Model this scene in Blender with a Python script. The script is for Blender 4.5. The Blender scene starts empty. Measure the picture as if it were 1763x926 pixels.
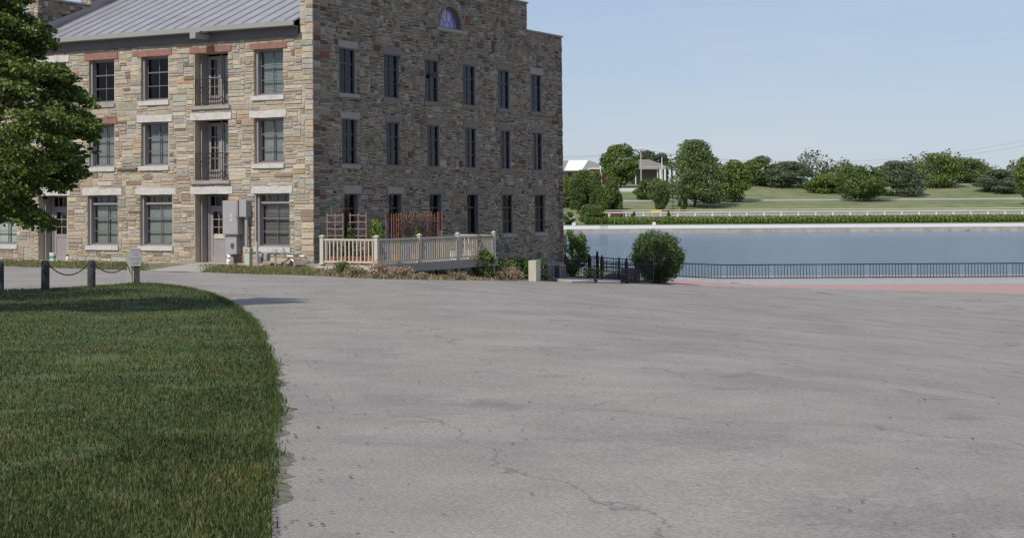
import bpy, math, random
from mathutils import Vector
rad = math.radians
scene = bpy.context.scene
COL = scene.collection

# ------------------------------------------------------------------ camera, light, exposure
F = 2938.54; PX = 599.5; PY = 252.7; W0 = 1763.0; H0 = 926.0
CAM = Vector((33.5115, -51.1015, 2.1144))
RX = Vector((0.84718545, 0.53126189, -0.00613285)).normalized()
UP = Vector((0.02330027, -0.02561914, 0.9994002)).normalized()
FW = Vector((-0.53078612, 0.84682021, 0.03408271)).normalized()
cam = bpy.data.cameras.new('camera'); cam_o = bpy.data.objects.new('camera', cam); COL.objects.link(cam_o)
from mathutils import Matrix
from mathutils import noise as mnoise
m = Matrix((RX, UP, -FW)).transposed().to_4x4(); m.translation = CAM
cam_o.matrix_world = m
cam.sensor_width = 36.0; cam.sensor_fit = 'HORIZONTAL'; cam.lens = F * 36.0 / W0
cam.shift_x = (W0 / 2 - PX) / W0; cam.shift_y = -(H0 / 2 - PY) / W0
cam.clip_start = 0.3; cam.clip_end = 20000
scene.camera = cam_o

SUN_EL, SUN_A = 47.0, 9.0            # elevation; angle from -Y towards -X
sdir = Vector((-math.sin(rad(SUN_A)) * math.cos(rad(SUN_EL)), -math.cos(rad(SUN_A)) * math.cos(rad(SUN_EL)), math.sin(rad(SUN_EL))))
world = bpy.data.worlds.new('World'); scene.world = world; world.use_nodes = True
wn = world.node_tree
sky = wn.nodes.new('ShaderNodeTexSky'); sky.sky_type = 'NISHITA'; sky.sun_disc = False
sky.sun_elevation = rad(SUN_EL); sky.sun_rotation = math.atan2(sdir.x, sdir.y)
sky.altitude = 100; sky.air_density = 1.0; sky.dust_density = 0.3; sky.ozone_density = 1.0
hz = wn.nodes.new('ShaderNodeMix'); hz.data_type = 'RGBA'; hz.inputs[0].default_value = 0.62      # pale summer haze over the blue
wn.links.new(sky.outputs[0], hz.inputs[6]); hz.inputs[7].default_value = (5.0, 6.25, 8.8, 1)
gt_ = wn.nodes.new('ShaderNodeTexCoord'); gm_ = wn.nodes.new('ShaderNodeMapping'); gm_.inputs['Scale'].default_value = (1.2, 1.2, 7)
gn = wn.nodes.new('ShaderNodeTexNoise'); gn.inputs['Scale'].default_value = 2.2; gn.inputs['Detail'].default_value = 8; gn.inputs['Roughness'].default_value = .62
gr = wn.nodes.new('ShaderNodeMapRange'); gr.inputs['From Min'].default_value = .5; gr.inputs['From Max'].default_value = .85; gr.inputs['To Max'].default_value = .42
wn.links.new(gt_.outputs['Generated'], gm_.inputs[0]); wn.links.new(gm_.outputs[0], gn.inputs['Vector']); wn.links.new(gn.outputs['Fac'], gr.inputs['Value'])
gx = wn.nodes.new('ShaderNodeMix'); gx.data_type = 'RGBA'; wn.links.new(gr.outputs[0], gx.inputs[0]); wn.links.new(hz.outputs[2], gx.inputs[6]); gx.inputs[7].default_value = (7.4, 7.7, 8.3, 1)   # thin high cloud
wn.links.new(gx.outputs[2], wn.nodes['Background'].inputs[0])
wn.nodes['Background'].inputs[1].default_value = 0.088
sl = bpy.data.lights.new('sun', 'SUN'); sl.energy = 3.8; sl.angle = rad(0.5); sl.color = (1, 0.94, 0.84)
so = bpy.data.objects.new('sun', sl); COL.objects.link(so)
so.rotation_euler = (-sdir).to_track_quat('-Z', 'Y').to_euler()
scene.view_settings.view_transform = 'Standard'; scene.view_settings.look = 'None'
scene.view_settings.gamma = 1.0; scene.view_settings.exposure = 0.0; scene.view_settings.use_curve_mapping = False
scene.render.engine = 'CYCLES'
scene.cycles.max_bounces = 6; scene.cycles.transparent_max_bounces = 8

# ------------------------------------------------------------------ helpers
R = random.Random(7)

class MB:
    def __init__(s): s.v = []; s.f = []; s.c = []
    def face(s, pts, col=None):
        i = len(s.v); s.v += [tuple(p) for p in pts]; s.f.append(tuple(range(i, i + len(pts)))); s.c.append(col)
    def box(s, x0, x1, y0, y1, z0, z1, col=None):
        if x0 > x1: x0, x1 = x1, x0
        if y0 > y1: y0, y1 = y1, y0
        if z0 > z1: z0, z1 = z1, z0
        i = len(s.v)
        s.v += [(x0, y0, z0), (x1, y0, z0), (x1, y1, z0), (x0, y1, z0), (x0, y0, z1), (x1, y0, z1), (x1, y1, z1), (x0, y1, z1)]
        for q in ((0, 3, 2, 1), (4, 5, 6, 7), (0, 1, 5, 4), (1, 2, 6, 5), (2, 3, 7, 6), (3, 0, 4, 7)):
            s.f.append(tuple(i + k for k in q)); s.c.append(col)
    def hexa(s, P, col=None):       # 8 points, bottom 4 then top 4
        i = len(s.v); s.v += [tuple(p) for p in P]
        for q in ((0, 3, 2, 1), (4, 5, 6, 7), (0, 1, 5, 4), (1, 2, 6, 5), (2, 3, 7, 6), (3, 0, 4, 7)):
            s.f.append(tuple(i + k for k in q)); s.c.append(col)
    def tube(s, pts, r, n=8, col=None, r1=None, cap=True):
        pts = [Vector(p) for p in pts]; m = len(pts); base = len(s.v)
        for k, p in enumerate(pts):
            d = (pts[min(k + 1, m - 1)] - pts[max(k - 1, 0)]).normalized()
            a = d.cross(Vector((0, 0, 1)));
            if a.length < 1e-3: a = Vector((1, 0, 0))
            a.normalize(); b = d.cross(a)
            rr = r if r1 is None else r + (r1 - r) * k / (m - 1)
            if isinstance(r, (list, tuple)): rr = r[k]
            for j in range(n):
                t = 2 * math.pi * j / n
                s.v.append(tuple(p + a * math.cos(t) * rr + b * math.sin(t) * rr))
        for k in range(m - 1):
            for j in range(n):
                j2 = (j + 1) % n
                s.f.append((base + k * n + j, base + k * n + j2, base + (k + 1) * n + j2, base + (k + 1) * n + j)); s.c.append(col)
        if cap:
            s.f.append(tuple(base + j for j in range(n))); s.c.append(col)
            s.f.append(tuple(base + (m - 1) * n + j for j in reversed(range(n)))); s.c.append(col)
    def lathe(s, cx, cy, prof, n=16, col=None):     # prof: (r, z)
        base = len(s.v); m = len(prof)
        for r, z in prof:
            for j in range(n):
                t = 2 * math.pi * j / n; s.v.append((cx + r * math.cos(t), cy + r * math.sin(t), z))
        for k in range(m - 1):
            for j in range(n):
                j2 = (j + 1) % n
                s.f.append((base + k * n + j, base + k * n + j2, base + (k + 1) * n + j2, base + (k + 1) * n + j)); s.c.append(col)
        s.f.append(tuple(base + j for j in reversed(range(n)))); s.c.append(col)
        s.f.append(tuple(base + (m - 1) * n + j for j in range(n))); s.c.append(col)
    def build(s, name, mat, parent=None, smooth=False, bevel=0.0):
        me = bpy.data.meshes.new(name); me.from_pydata(s.v, [], s.f)
        if any(c is not None for c in s.c):
            at = me.attributes.new('col', 'FLOAT_COLOR', 'FACE')
            flat = []
            for c in s.c:
                c = c or (0.5, 0.5, 0.5); flat += [c[0], c[1], c[2], 1.0]
            at.data.foreach_set('color', flat)
        me.materials.append(mat)
        if smooth: me.polygons.foreach_set('use_smooth', [True] * len(me.polygons))
        me.update()
        o = bpy.data.objects.new(name, me); COL.objects.link(o)
        if parent is not None: o.parent = parent; o.matrix_parent_inverse = Matrix.Translation(-parent_loc(parent))
        if bevel:
            b = o.modifiers.new('bevel', 'BEVEL'); b.width = bevel; b.segments = 2; b.limit_method = 'ANGLE'
        return o

def parent_loc(p):
    return Vector((0, 0, 0)) if p.parent is not None else Vector(p.location)

def tag(o, label, cat, group=None, kind=None):
    if label: o['label'] = label
    if cat: o['category'] = cat
    if group: o['group'] = group
    if kind: o['kind'] = kind
    return o
def thing(name, label, cat, loc=(0, 0, 0), group=None):
    o = bpy.data.objects.new(name, None); COL.objects.link(o); o.location = loc; o.empty_display_size = 0.3
    return tag(o, label, cat, group)
def struct(o): o['kind'] = 'structure'; return o

# pixel of the photograph -> world helpers (used to place things at their own distance)
def ray(u, v): return FW + RX * ((u - PX) / F) - UP * ((v - PY) / F)
def at(u, v, w): return CAM + ray(u, v) * w
def gz(X, Y):
    q = .75 * X + .66 * Y
    q = (q + math.sqrt(q * q + 4)) / 2
    z = -.1 * min(q, 12.7) - .08 * max(0, q - 12.7)
    return max(z, -2.7)
def ongr(u, v, lim=115.):
    d = ray(u, v); t = 6.
    while t < lim:
        p = CAM + d * t
        if p.z <= gz(p.x, p.y): break
        t += .05
    return Vector((p.x, p.y, gz(p.x, p.y)))
FH = Vector((FW.x, FW.y, 0)).normalized(); RH = Vector((FH.y, -FH.x, 0))
def wl(w, l, z=0): p = Vector((CAM.x, CAM.y, 0)) + FH * w + RH * l; p.z = z; return p   # depth / lateral frame, metres
def gw(w, u):     # ground point at depth w below pixel column u
    p = at(u, 352, w); p.z = gz(p.x, p.y); return p

# ------------------------------------------------------------------ materials
def mat(name, col=(.5, .5, .5), rough=.8, attr=False, var=0.0, vscale=8.0, bump=0.0, bscale=30.0, metallic=0.0, var2=None, spec=.4, coords='Object', trans=0.0, detail=5):
    m = bpy.data.materials.new(name); m.use_nodes = True; nt = m.node_tree; n = nt.nodes; L = nt.links
    b = n['Principled BSDF']; b.inputs['Roughness'].default_value = rough; b.inputs['Metallic'].default_value = metallic
    b.inputs['Specular IOR Level'].default_value = spec
    if attr:
        a = n.new('ShaderNodeAttribute'); a.attribute_name = 'col'; src = a.outputs['Color']
    else:
        a = n.new('ShaderNodeRGB'); a.outputs[0].default_value = (*col, 1); src = a.outputs[0]
    tc = n.new('ShaderNodeTexCoord')
    if var:
        t = n.new('ShaderNodeTexNoise'); t.inputs['Scale'].default_value = vscale; t.inputs['Detail'].default_value = detail; t.inputs['Roughness'].default_value = .65
        L.new(tc.outputs[coords], t.inputs['Vector'])
        mr = n.new('ShaderNodeMapRange'); mr.inputs['From Min'].default_value = .3; mr.inputs['From Max'].default_value = .7
        mr.inputs['To Min'].default_value = 1 - var; mr.inputs['To Max'].default_value = 1 + var
        L.new(t.outputs['Fac'], mr.inputs['Value'])
        vm = n.new('ShaderNodeVectorMath'); vm.operation = 'SCALE'; L.new(src, vm.inputs[0]); L.new(mr.outputs[0], vm.inputs['Scale'])
        src = vm.outputs[0]
    if var2:      # (colour, scale, threshold) second colour in patches
        t = n.new('ShaderNodeTexNoise'); t.inputs['Scale'].default_value = var2[1]; t.inputs['Detail'].default_value = 6; t.inputs['Roughness'].default_value = .7
        L.new(tc.outputs[coords], t.inputs['Vector'])
        mr = n.new('ShaderNodeMapRange'); mr.inputs['From Min'].default_value = var2[2] - .06; mr.inputs['From Max'].default_value = var2[2] + .06
        L.new(t.outputs['Fac'], mr.inputs['Value'])
        mx = n.new('ShaderNodeMix'); mx.data_type = 'RGBA'; L.new(mr.outputs[0], mx.inputs[0]); L.new(src, mx.inputs[6]); mx.inputs[7].default_value = (*var2[0], 1)
        src = mx.outputs[2]
    L.new(src, b.inputs['Base Color'])
    if bump:
        t = n.new('ShaderNodeTexNoise'); t.inputs['Scale'].default_value = bscale; t.inputs['Detail'].default_value = 6
        L.new(tc.outputs[coords], t.inputs['Vector'])
        bp = n.new('ShaderNodeBump'); bp.inputs['Strength'].default_value = bump; bp.inputs['Distance'].default_value = .02
        L.new(t.outputs['Fac'], bp.inputs['Height']); L.new(bp.outputs[0], b.inputs['Normal'])
    if trans:
        tr = n.new('ShaderNodeBsdfTranslucent'); L.new(src, tr.inputs['Color']); ms = n.new('ShaderNodeMixShader'); ms.inputs[0].default_value = trans
        L.new(b.outputs[0], ms.inputs[1]); L.new(tr.outputs[0], ms.inputs[2]); L.new(ms.outputs[0], n['Material Output'].inputs['Surface'])
    return m

M = {}
M['stone_front'] = mat('stone_front', attr=True, var=.22, vscale=9, bump=.5, bscale=22, rough=.9, var2=((.16, .13, .10), 2.3, .73))
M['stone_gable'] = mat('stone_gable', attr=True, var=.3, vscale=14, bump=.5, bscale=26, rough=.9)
M['mortar_front'] = mat('mortar_front', (.47, .415, .325), .95, var=.15, vscale=3)
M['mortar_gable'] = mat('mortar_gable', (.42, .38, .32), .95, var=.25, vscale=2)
M['pale_stone'] = mat('pale_stone', (.52, .49, .46), .85, var=.14, vscale=5, bump=.25, bscale=20, var2=((.33, .30, .27), 1.6, .66))
M['grey_stone'] = mat('grey_stone', (.19, .165, .14), .9, var=.2, vscale=6, bump=.3, bscale=20)
M['mid_stone'] = mat('mid_stone', (.31, .285, .26), .9, var=.18, vscale=6, bump=.3, bscale=20)
M['red_stone'] = mat('red_stone', (.27, .135, .11), .9, var=.2, vscale=5, bump=.3, bscale=20)
M['taupe'] = mat('taupe_paint', (.285, .26, .265), .55, var=.07, vscale=3)
M['taupe_dark'] = mat('dark_taupe_paint', (.13, .12, .125), .6, var=.08, vscale=3)
M['taupe_mid'] = mat('brown_taupe_paint', (.17, .155, .16), .6)
M['sash_paint'] = mat('sash_paint', (.15, .135, .14), .5)
M['dark_frame'] = mat('dark_frame_paint', (.055, .05, .06), .5)
M['curtain'] = mat('curtain', (.225, .24, .23), .9, var=.1, vscale=2)
M['white_curtain'] = mat('white_curtain', (.46, .52, .48), .9, var=.05)
M['blind'] = mat('blind', (.24, .27, .26), .7)
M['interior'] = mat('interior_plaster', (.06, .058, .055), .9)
M['iron'] = mat('black_iron', (.018, .018, .02), .5)
M['metal_roof'] = mat('metal_roof', (.32, .31, .325), .42, var=.12, vscale=1.1, metallic=.15, var2=((.26, .25, .26), .8, .62))
M['gutter'] = mat('gutter_paint', (.29, .285, .27), .5, var=.06)
M['utility'] = mat('utility_paint', (.33, .315, .32), .5, var=.05, vscale=4)
M['white'] = mat('white_paint', (.78, .78, .76), .5, var=.04)
M['cream'] = mat('cream_rail', (.52, .465, .39), .6, var=.05)
M['deck_grey'] = mat('deck_boards', (.30, .27, .235), .8, var=.12, vscale=6)
M['terracotta'] = mat('terracotta', (.48, .17, .08), .8, var=.1)
M['concrete'] = mat('concrete', (.48, .45, .38), .9, var=.14, vscale=4, bump=.3, bscale=30)
M['wood_dark'] = mat('weathered_timber', (.055, .052, .05), .85, var=.35, vscale=5, bump=.4, bscale=20)
M['wood_pale'] = mat('pale_timber', (.36, .36, .29), .85, var=.15, vscale=8)
M['rust'] = mat('rusty_sticks', (.34, .14, .085), .8, var=.25, vscale=8)
M['steel'] = mat('galvanised', (.42, .43, .45), .4, metallic=.5, var=.1)
M['leaf'] = mat('leaf', attr=True, rough=.55, trans=.28, spec=.35)
M['bark'] = mat('bark', (.10, .075, .055), .95, var=.3, vscale=6, bump=.5, bscale=15)
M['blade'] = mat('blade', attr=True, rough=.7, trans=.2, spec=.2)
M['black'] = mat('black_plastic', (.02, .02, .022), .5)

def glass_mat(name, tint, refl=1.0):
    m = bpy.data.materials.new(name); m.use_nodes = True; n = m.node_tree.nodes; L = m.node_tree.links; n.remove(n['Principled BSDF'])
    t = n.new('ShaderNodeBsdfTransparent'); t.inputs[0].default_value = (*tint, 1)
    g = n.new('ShaderNodeBsdfGlossy'); g.inputs['Roughness'].default_value = .03; g.inputs['Color'].default_value = (refl, refl, refl, 1)
    nz = n.new('ShaderNodeTexNoise'); nz.inputs['Scale'].default_value = 1.3; bp = n.new('ShaderNodeBump'); bp.inputs['Strength'].default_value = .12; bp.inputs['Distance'].default_value = .05
    tc = n.new('ShaderNodeTexCoord'); L.new(tc.outputs['Object'], nz.inputs['Vector']); L.new(nz.outputs['Fac'], bp.inputs['Height']); L.new(bp.outputs[0], g.inputs['Normal'])
    f = n.new('ShaderNodeFresnel'); ge = n.new('ShaderNodeNewGeometry'); im = n.new('ShaderNodeMapRange')      # thin sheet: same reflectance from both sides
    im.inputs['To Min'].default_value = 1.5; im.inputs['To Max'].default_value = 1 / 1.5; L.new(ge.outputs['Backfacing'], im.inputs['Value']); L.new(im.outputs[0], f.inputs[0])
    x = n.new('ShaderNodeMixShader'); L.new(f.outputs[0], x.inputs[0]); L.new(t.outputs[0], x.inputs[1]); L.new(g.outputs[0], x.inputs[2])
    L.new(x.outputs[0], n['Material Output'].inputs['Surface']); return m
M['glass'] = glass_mat('window_glass', (.95, .965, .96))
M['glass_dark'] = glass_mat('dark_window_glass', (.40, .40, .48), .55)

# ------------------------------------------------------------------ ground, road, lawn, water, far bank
def grid_sheet(name, ws, ls, zf, m):
    b = MB(); idx = []
    for w in ws:
        for l in ls:
            p = wl(w, l); b.v.append((p.x, p.y, zf(p, w, l)))
    nl = len(ls)
    for i in range(len(ws) - 1):
        for j in range(nl - 1):
            b.f.append((i * nl + j, i * nl + j + 1, (i + 1) * nl + j + 1, (i + 1) * nl + j)); b.c.append(None)
    o = b.build(name, m, smooth=True); return struct(o)
SHORE = 112.0; FARW = 312.0; WATER_Z = -3.4
M['soil'] = mat('soil', (.20, .165, .125), .95, var=.3, vscale=1.5, bump=.6, bscale=8, var2=((.085, .11, .045), 1.1, .52))
ws = [-60, -30, -10] + [i * 1.5 for i in range(0, 75)] + [SHORE]
ls = [-400, -200, -120, -80, -60] + [-50 + i * 2 for i in range(0, 61)] + [90, 130, 200, 400]
grid_sheet('ground', ws, ls, lambda p, w, l: gz(p.x, p.y) - .02, M['soil'])
b = MB()
for i in range(len(ls) - 1):
    a, c = wl(SHORE, ls[i]), wl(SHORE, ls[i + 1])
    b.face([(a.x, a.y, -5), (c.x, c.y, -5), (c.x, c.y, gz(c.x, c.y) - .02), (a.x, a.y, gz(a.x, a.y) - .02)])
struct(b.build('near_quay', M['concrete']))

M['asphalt'] = mat('asphalt', (.265, .242, .220), .92, var=.16, vscale=.5, bump=.6, bscale=45, var2=((.215, .20, .185), .35, .57), detail=14)
def fan(name, edge, near_w, m, dz, nseg=40, base=None):
    """sheet of ground between a far edge (list of ground points) and a near depth"""
    b = MB(); n = nseg + 1
    for e in edge:
        d = Vector((e.x - CAM.x, e.y - CAM.y, 0)); we = d.dot(FH)
        for k in range(n):
            t = (k / nseg) ** 1.5; w = we + (near_w - we) * t
            p = Vector((CAM.x, CAM.y, 0)) + d * (w / we)
            z = gz(p.x, p.y) + (dz if base is None else base(k, p))
            b.v.append((p.x, p.y, z))
    for i in range(len(edge) - 1):
        for k in range(nseg):
            b.f.append((i * n + k, i * n + k + 1, (i + 1) * n + k + 1, (i + 1) * n + k)); b.c.append(None)
    return b.build(name, m, smooth=True)
def densify(pix, step, jit=0.0, rr=None):
    out = []
    for (u0, v0), (u1, v1) in zip(pix[:-1], pix[1:]):
        k = max(1, int(abs(u1 - u0) / step))
        for i in range(k):
            t = i / k; out.append((u0 + (u1 - u0) * t, v0 + (v1 - v0) * t + (rr.uniform(-jit, jit) if rr else 0)))
    out.append(pix[-1]); return out
redge = [(-1500, 455), (-600, 456), (0, 459), (100, 462.5), (200, 465), (300, 469), (345, 469.5), (450, 473), (545, 475.5), (650, 481), (760, 483), (860, 483.5), (922, 485), (1000, 487.6), (1070, 488.8), (1120, 489.5), (1160, 491.5), (1200, 492.5), (1400, 497), (1763, 506), (2600, 520)]
rr = random.Random(3)
struct(fan('road', [ongr(u, v) for u, v in densify(redge, 12, .35, rr)], 3.0, M['asphalt'], .012, 60))
# cracks, fine aggregate and oil drips in the asphalt (they belong to its surface)
nt = M['asphalt'].node_tree; N_ = nt.nodes; K = nt.links; bs = N_['Principled BSDF']; src = bs.inputs['Base Color'].links[0].from_socket
tc = N_.new('ShaderNodeTexCoord'); dn = N_.new('ShaderNodeTexNoise'); dn.inputs['Scale'].default_value = .8; dn.inputs['Detail'].default_value = 6; K.new(tc.outputs['Object'], dn.inputs['Vector'])
ad = N_.new('ShaderNodeVectorMath'); ad.operation = 'MULTIPLY_ADD'; K.new(dn.outputs['Color'], ad.inputs[0]); ad.inputs[1].default_value = (2.2, 2.2, 0); K.new(tc.outputs['Object'], ad.inputs[2])
vo = N_.new('ShaderNodeTexVoronoi'); vo.feature = 'DISTANCE_TO_EDGE'; vo.inputs['Scale'].default_value = .17; K.new(ad.outputs[0], vo.inputs['Vector'])
cr_ = N_.new('ShaderNodeMapRange'); cr_.inputs['From Min'].default_value = .0; cr_.inputs['From Max'].default_value = .005; cr_.inputs['To Min'].default_value = .62; cr_.inputs['To Max'].default_value = 1; K.new(vo.outputs['Distance'], cr_.inputs['Value'])
ag = N_.new('ShaderNodeTexNoise'); ag.inputs['Scale'].default_value = 28; ag.inputs['Detail'].default_value = 3; K.new(tc.outputs['Object'], ag.inputs['Vector'])
am_ = N_.new('ShaderNodeMapRange'); am_.inputs['From Min'].default_value = .3; am_.inputs['From Max'].default_value = .7; am_.inputs['To Min'].default_value = .78; am_.inputs['To Max'].default_value = 1.22; K.new(ag.outputs['Fac'], am_.inputs['Value'])
ol = N_.new('ShaderNodeTexVoronoi'); ol.inputs['Scale'].default_value = .45; K.new(ad.outputs[0], ol.inputs['Vector'])
om_ = N_.new('ShaderNodeMapRange'); om_.inputs['From Min'].default_value = .06; om_.inputs['From Max'].default_value = .16; om_.inputs['To Min'].default_value = .8; om_.inputs['To Max'].default_value = 1; K.new(ol.outputs['Distance'], om_.inputs['Value'])
m1 = N_.new('ShaderNodeMath'); m1.operation = 'MULTIPLY'; K.new(cr_.outputs[0], m1.inputs[0]); K.new(am_.outputs[0], m1.inputs[1])
m2 = N_.new('ShaderNodeMath'); m2.operation = 'MULTIPLY'; K.new(m1.outputs[0], m2.inputs[0]); K.new(om_.outputs[0], m2.inputs[1])
vs = N_.new('ShaderNodeVectorMath'); vs.operation = 'SCALE'; K.new(src, vs.inputs[0]); K.new(m2.outputs[0], vs.inputs['Scale']); K.new(vs.outputs[0], bs.inputs['Base Color'])
# brick promenade on the right
bm_ = mat('pink_brick_paving', (.40, .235, .205), .9, var=.15, vscale=3)
nt = bm_.node_tree; bt = nt.nodes.new('ShaderNodeTexBrick'); bt.inputs['Scale'].default_value = 2.5; bt.inputs['Color1'].default_value = (.44, .27, .24, 1); bt.inputs['Color2'].default_value = (.36, .2, .18, 1); bt.inputs['Mortar'].default_value = (.34, .28, .26, 1)
tc = nt.nodes.new('ShaderNodeTexCoord'); nt.links.new(tc.outputs['Object'], bt.inputs['Vector']); nt.links.new(bt.outputs[0], nt.nodes['Principled BSDF'].inputs['Base Color'])
b = MB(); us = [1150 + i * 12 for i in range(0, 90)]
for u in us:
    far = gw(99.5, u)
    vv = 491.2 + (u - 1160) * .024 if u > 1160 else 489 + (u - 1150) * .22
    nr = ongr(u, vv)
    for k in range(13):
        p = nr.lerp(far, k / 12); b.v.append((p.x, p.y, gz(p.x, p.y) + .004))
for i in range(len(us) - 1):
    for k in range(12): b.f.append((i * 13 + k, i * 13 + k + 1, (i + 1) * 13 + k + 1, (i + 1) * 13 + k)); b.c.append(None)
struct(b.build('promenade', bm_, smooth=True))
b = MB()
for u in us:
    for w in (99.5, 102, 105, 108, 111.9):
        p = gw(w, u); b.v.append((p.x, p.y, gz(p.x, p.y) + .006))
for i in range(len(us) - 1):
    for k in range(4): b.f.append((i * 5 + k, i * 5 + k + 1, (i + 1) * 5 + k + 1, (i + 1) * 5 + k)); b.c.append(None)
struct(b.build('quay_pavement', mat('quay_concrete', (.33, .32, .31), .9, var=.15, vscale=1.5), smooth=True))
# lawn lower left
M['lawn'] = mat('lawn', (.055, .085, .022), .95, var=.4, vscale=2.2, bump=.6, bscale=25, var2=((.10, .105, .04), .7, .57))
ledge = [(-1500, 522), (-700, 512), (-200, 505), (0, 503.5), (90, 501.5), (160, 497.5), (200, 494.5), (235, 491.2), (265, 491.5), (302, 496), (333, 501.5), (362, 508), (395, 522), (435, 555), (468, 620), (480, 700), (465, 800), (430, 930), (380, 1100)]
def lawn_far(u):
    for (u0, v0), (u1, v1) in zip(ledge[:-1], ledge[1:]):
        if u0 <= u <= u1: return v0 + (v1 - v0) * (u - u0) / (u1 - u0)
    return 1e9
# the lawn ring: polygon between its outline and a point near the camera's left
outl = [ongr(u, v, 60) for u, v in densify(ledge, 10)]
def resample(P, step):
    out = [P[0]]; carry = 0.0
    for a, c in zip(P[:-1], P[1:]):
        L = (c - a).length; d = step - carry
        while d < L: out.append(a.lerp(c, d / L)); d += step
        carry = (carry + L) % step
    return out + [P[-1]]
for _ in range(3): outl = [outl[0]] + [(outl[i - 1] + outl[i] * 2 + outl[i + 1]) / 4 for i in range(1, len(outl) - 1)] + [outl[-1]]
outl = resample(outl, .12); nj = 0.0
for i in range(1, len(outl) - 1):
    nj = nj * .8 + rr.uniform(-.03, .03); nx = outl[i + 1] - outl[i - 1]; outl[i] = outl[i] + Vector((-nx.y, nx.x, 0)).normalized() * nj * .6
b = MB(); anc = wl(8, -30); n = 31
for e in outl:
    for k in range(n):
        t = k / (n - 1); p = e.lerp(Vector((anc.x, anc.y, 0)), t)
        b.v.append((p.x, p.y, gz(p.x, p.y) + .012 + min(1, t * 90) * .07))
for i in range(len(outl) - 1):
    for k in range(n - 1): b.f.append((i * n + k, i * n + k + 1, (i + 1) * n + k + 1, (i + 1) * n + k)); b.c.append(None)
struct(b.build('lawn', M['lawn'], smooth=True))
b = MB(); rv_ = random.Random(12); prev = 0; n = 5     # bare soil and gravel between turf and asphalt
for i, e in enumerate(outl):
    nx = outl[min(i + 1, len(outl) - 1)] - outl[max(i - 1, 0)]; nn = Vector((-nx.y, nx.x, 0)).normalized(); prev = max(-.12, min(.3, prev * .8 + rv_.uniform(-.08, .085)))
    for k in range(n):
        p = e + nn * (-.08 + (.17 + prev) * k / (n - 1)); b.v.append((p.x, p.y, gz(p.x, p.y) + .018 - .004 * k / (n - 1)))
for i in range(len(outl) - 1):
    for k in range(n - 1): b.f.append((i * n + k, i * n + k + 1, (i + 1) * n + k + 1, (i + 1) * n + k)); b.c.append(None)
struct(b.build('verge', mat('verge_soil', (.15, .135, .11), .95, var=.4, vscale=14, bump=.6, bscale=40, var2=((.07, .09, .03), 5, .55)), smooth=True))
# concrete walk to the middle door
b = MB(); a = [ongr(345, 469.4), ongr(252, 467)]; c = [Vector((-4.0, -.05, 0)), Vector((-5.2, -.05, 0))]
for k in range(9):
    for i in range(2):
        p = a[i].lerp(c[i], k / 8); b.v.append((p.x, p.y, gz(p.x, p.y) + .02))
for k in range(8): b.f.append((2 * k, 2 * k + 1, 2 * k + 3, 2 * k + 2)); b.c.append(None)
struct(b.build('walkway', mat('walk_concrete', (.36, .33, .29), .9, var=.15, vscale=2)))
# water
wm = bpy.data.materials.new('canal_water'); wm.use_nodes = True; nt = wm.node_tree; bs = nt.nodes['Principled BSDF']
bs.inputs['Base Color'].default_value = (.18, .255, .36, 1); bs.inputs['Roughness'].default_value = .14; bs.inputs['Specular IOR Level'].default_value = .5
tc = nt.nodes.new('ShaderNodeTexCoord'); mp = nt.nodes.new('ShaderNodeMapping'); mp.inputs['Rotation'].default_value = (0, 0, rad(32)); mp.inputs['Scale'].default_value = (.5, 1.6, 1)
nz = nt.nodes.new('ShaderNodeTexNoise'); nz.inputs['Scale'].default_value = .55; nz.inputs['Detail'].default_value = 10; nz.inputs['Roughness'].default_value = .75
bp = nt.nodes.new('ShaderNodeBump'); bp.inputs['Strength'].default_value = 1.0; bp.inputs['Distance'].default_value = 1.1
nt.links.new(tc.outputs['Object'], mp.inputs[0]); nt.links.new(mp.outputs[0], nz.inputs['Vector']); nt.links.new(nz.outputs['Fac'], bp.inputs['Height']); nt.links.new(bp.outputs[0], bs.inputs['Normal'])
b = MB(); b.face([wl(SHORE - 3, -900, WATER_Z), wl(SHORE - 3, 900, WATER_Z), wl(FARW + 1, 900, WATER_Z), wl(FARW + 1, -900, WATER_Z)])
struct(b.build('canal_water', wm))
# far bank
prof = [(FARW + .6, -2.0), (317, -1.85), (330, -.85), (345, .85), (370, 2.7), (390, 4.8), (405, 6.2), (430, 6.9), (600, 7.5), (3000, 9), (9000, 9)]
def fz(w):
    for (w0, z0), (w1, z1) in zip(prof[:-1], prof[1:]):
        if w <= w1: return z0 + (z1 - z0) * max(0, (w - w0)) / (w1 - w0)
    return prof[-1][1]
M['bank'] = mat('bank_grass', (.15, .18, .07), .95, var=.3, vscale=.25, var2=((.22, .20, .11), .12, .55))
ws2 = [FARW + .6, 317, 323, 330, 337, 345, 357, 370, 380, 390, 398, 405, 418, 430, 500, 600, 1500, 3000, 9000]
grid_sheet('far_bank', ws2, [-4000, -900] + [-300 + 20 * i for i in range(0, 41)] + [900, 4000], lambda p, w, l: fz(w), M['bank'])

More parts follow.
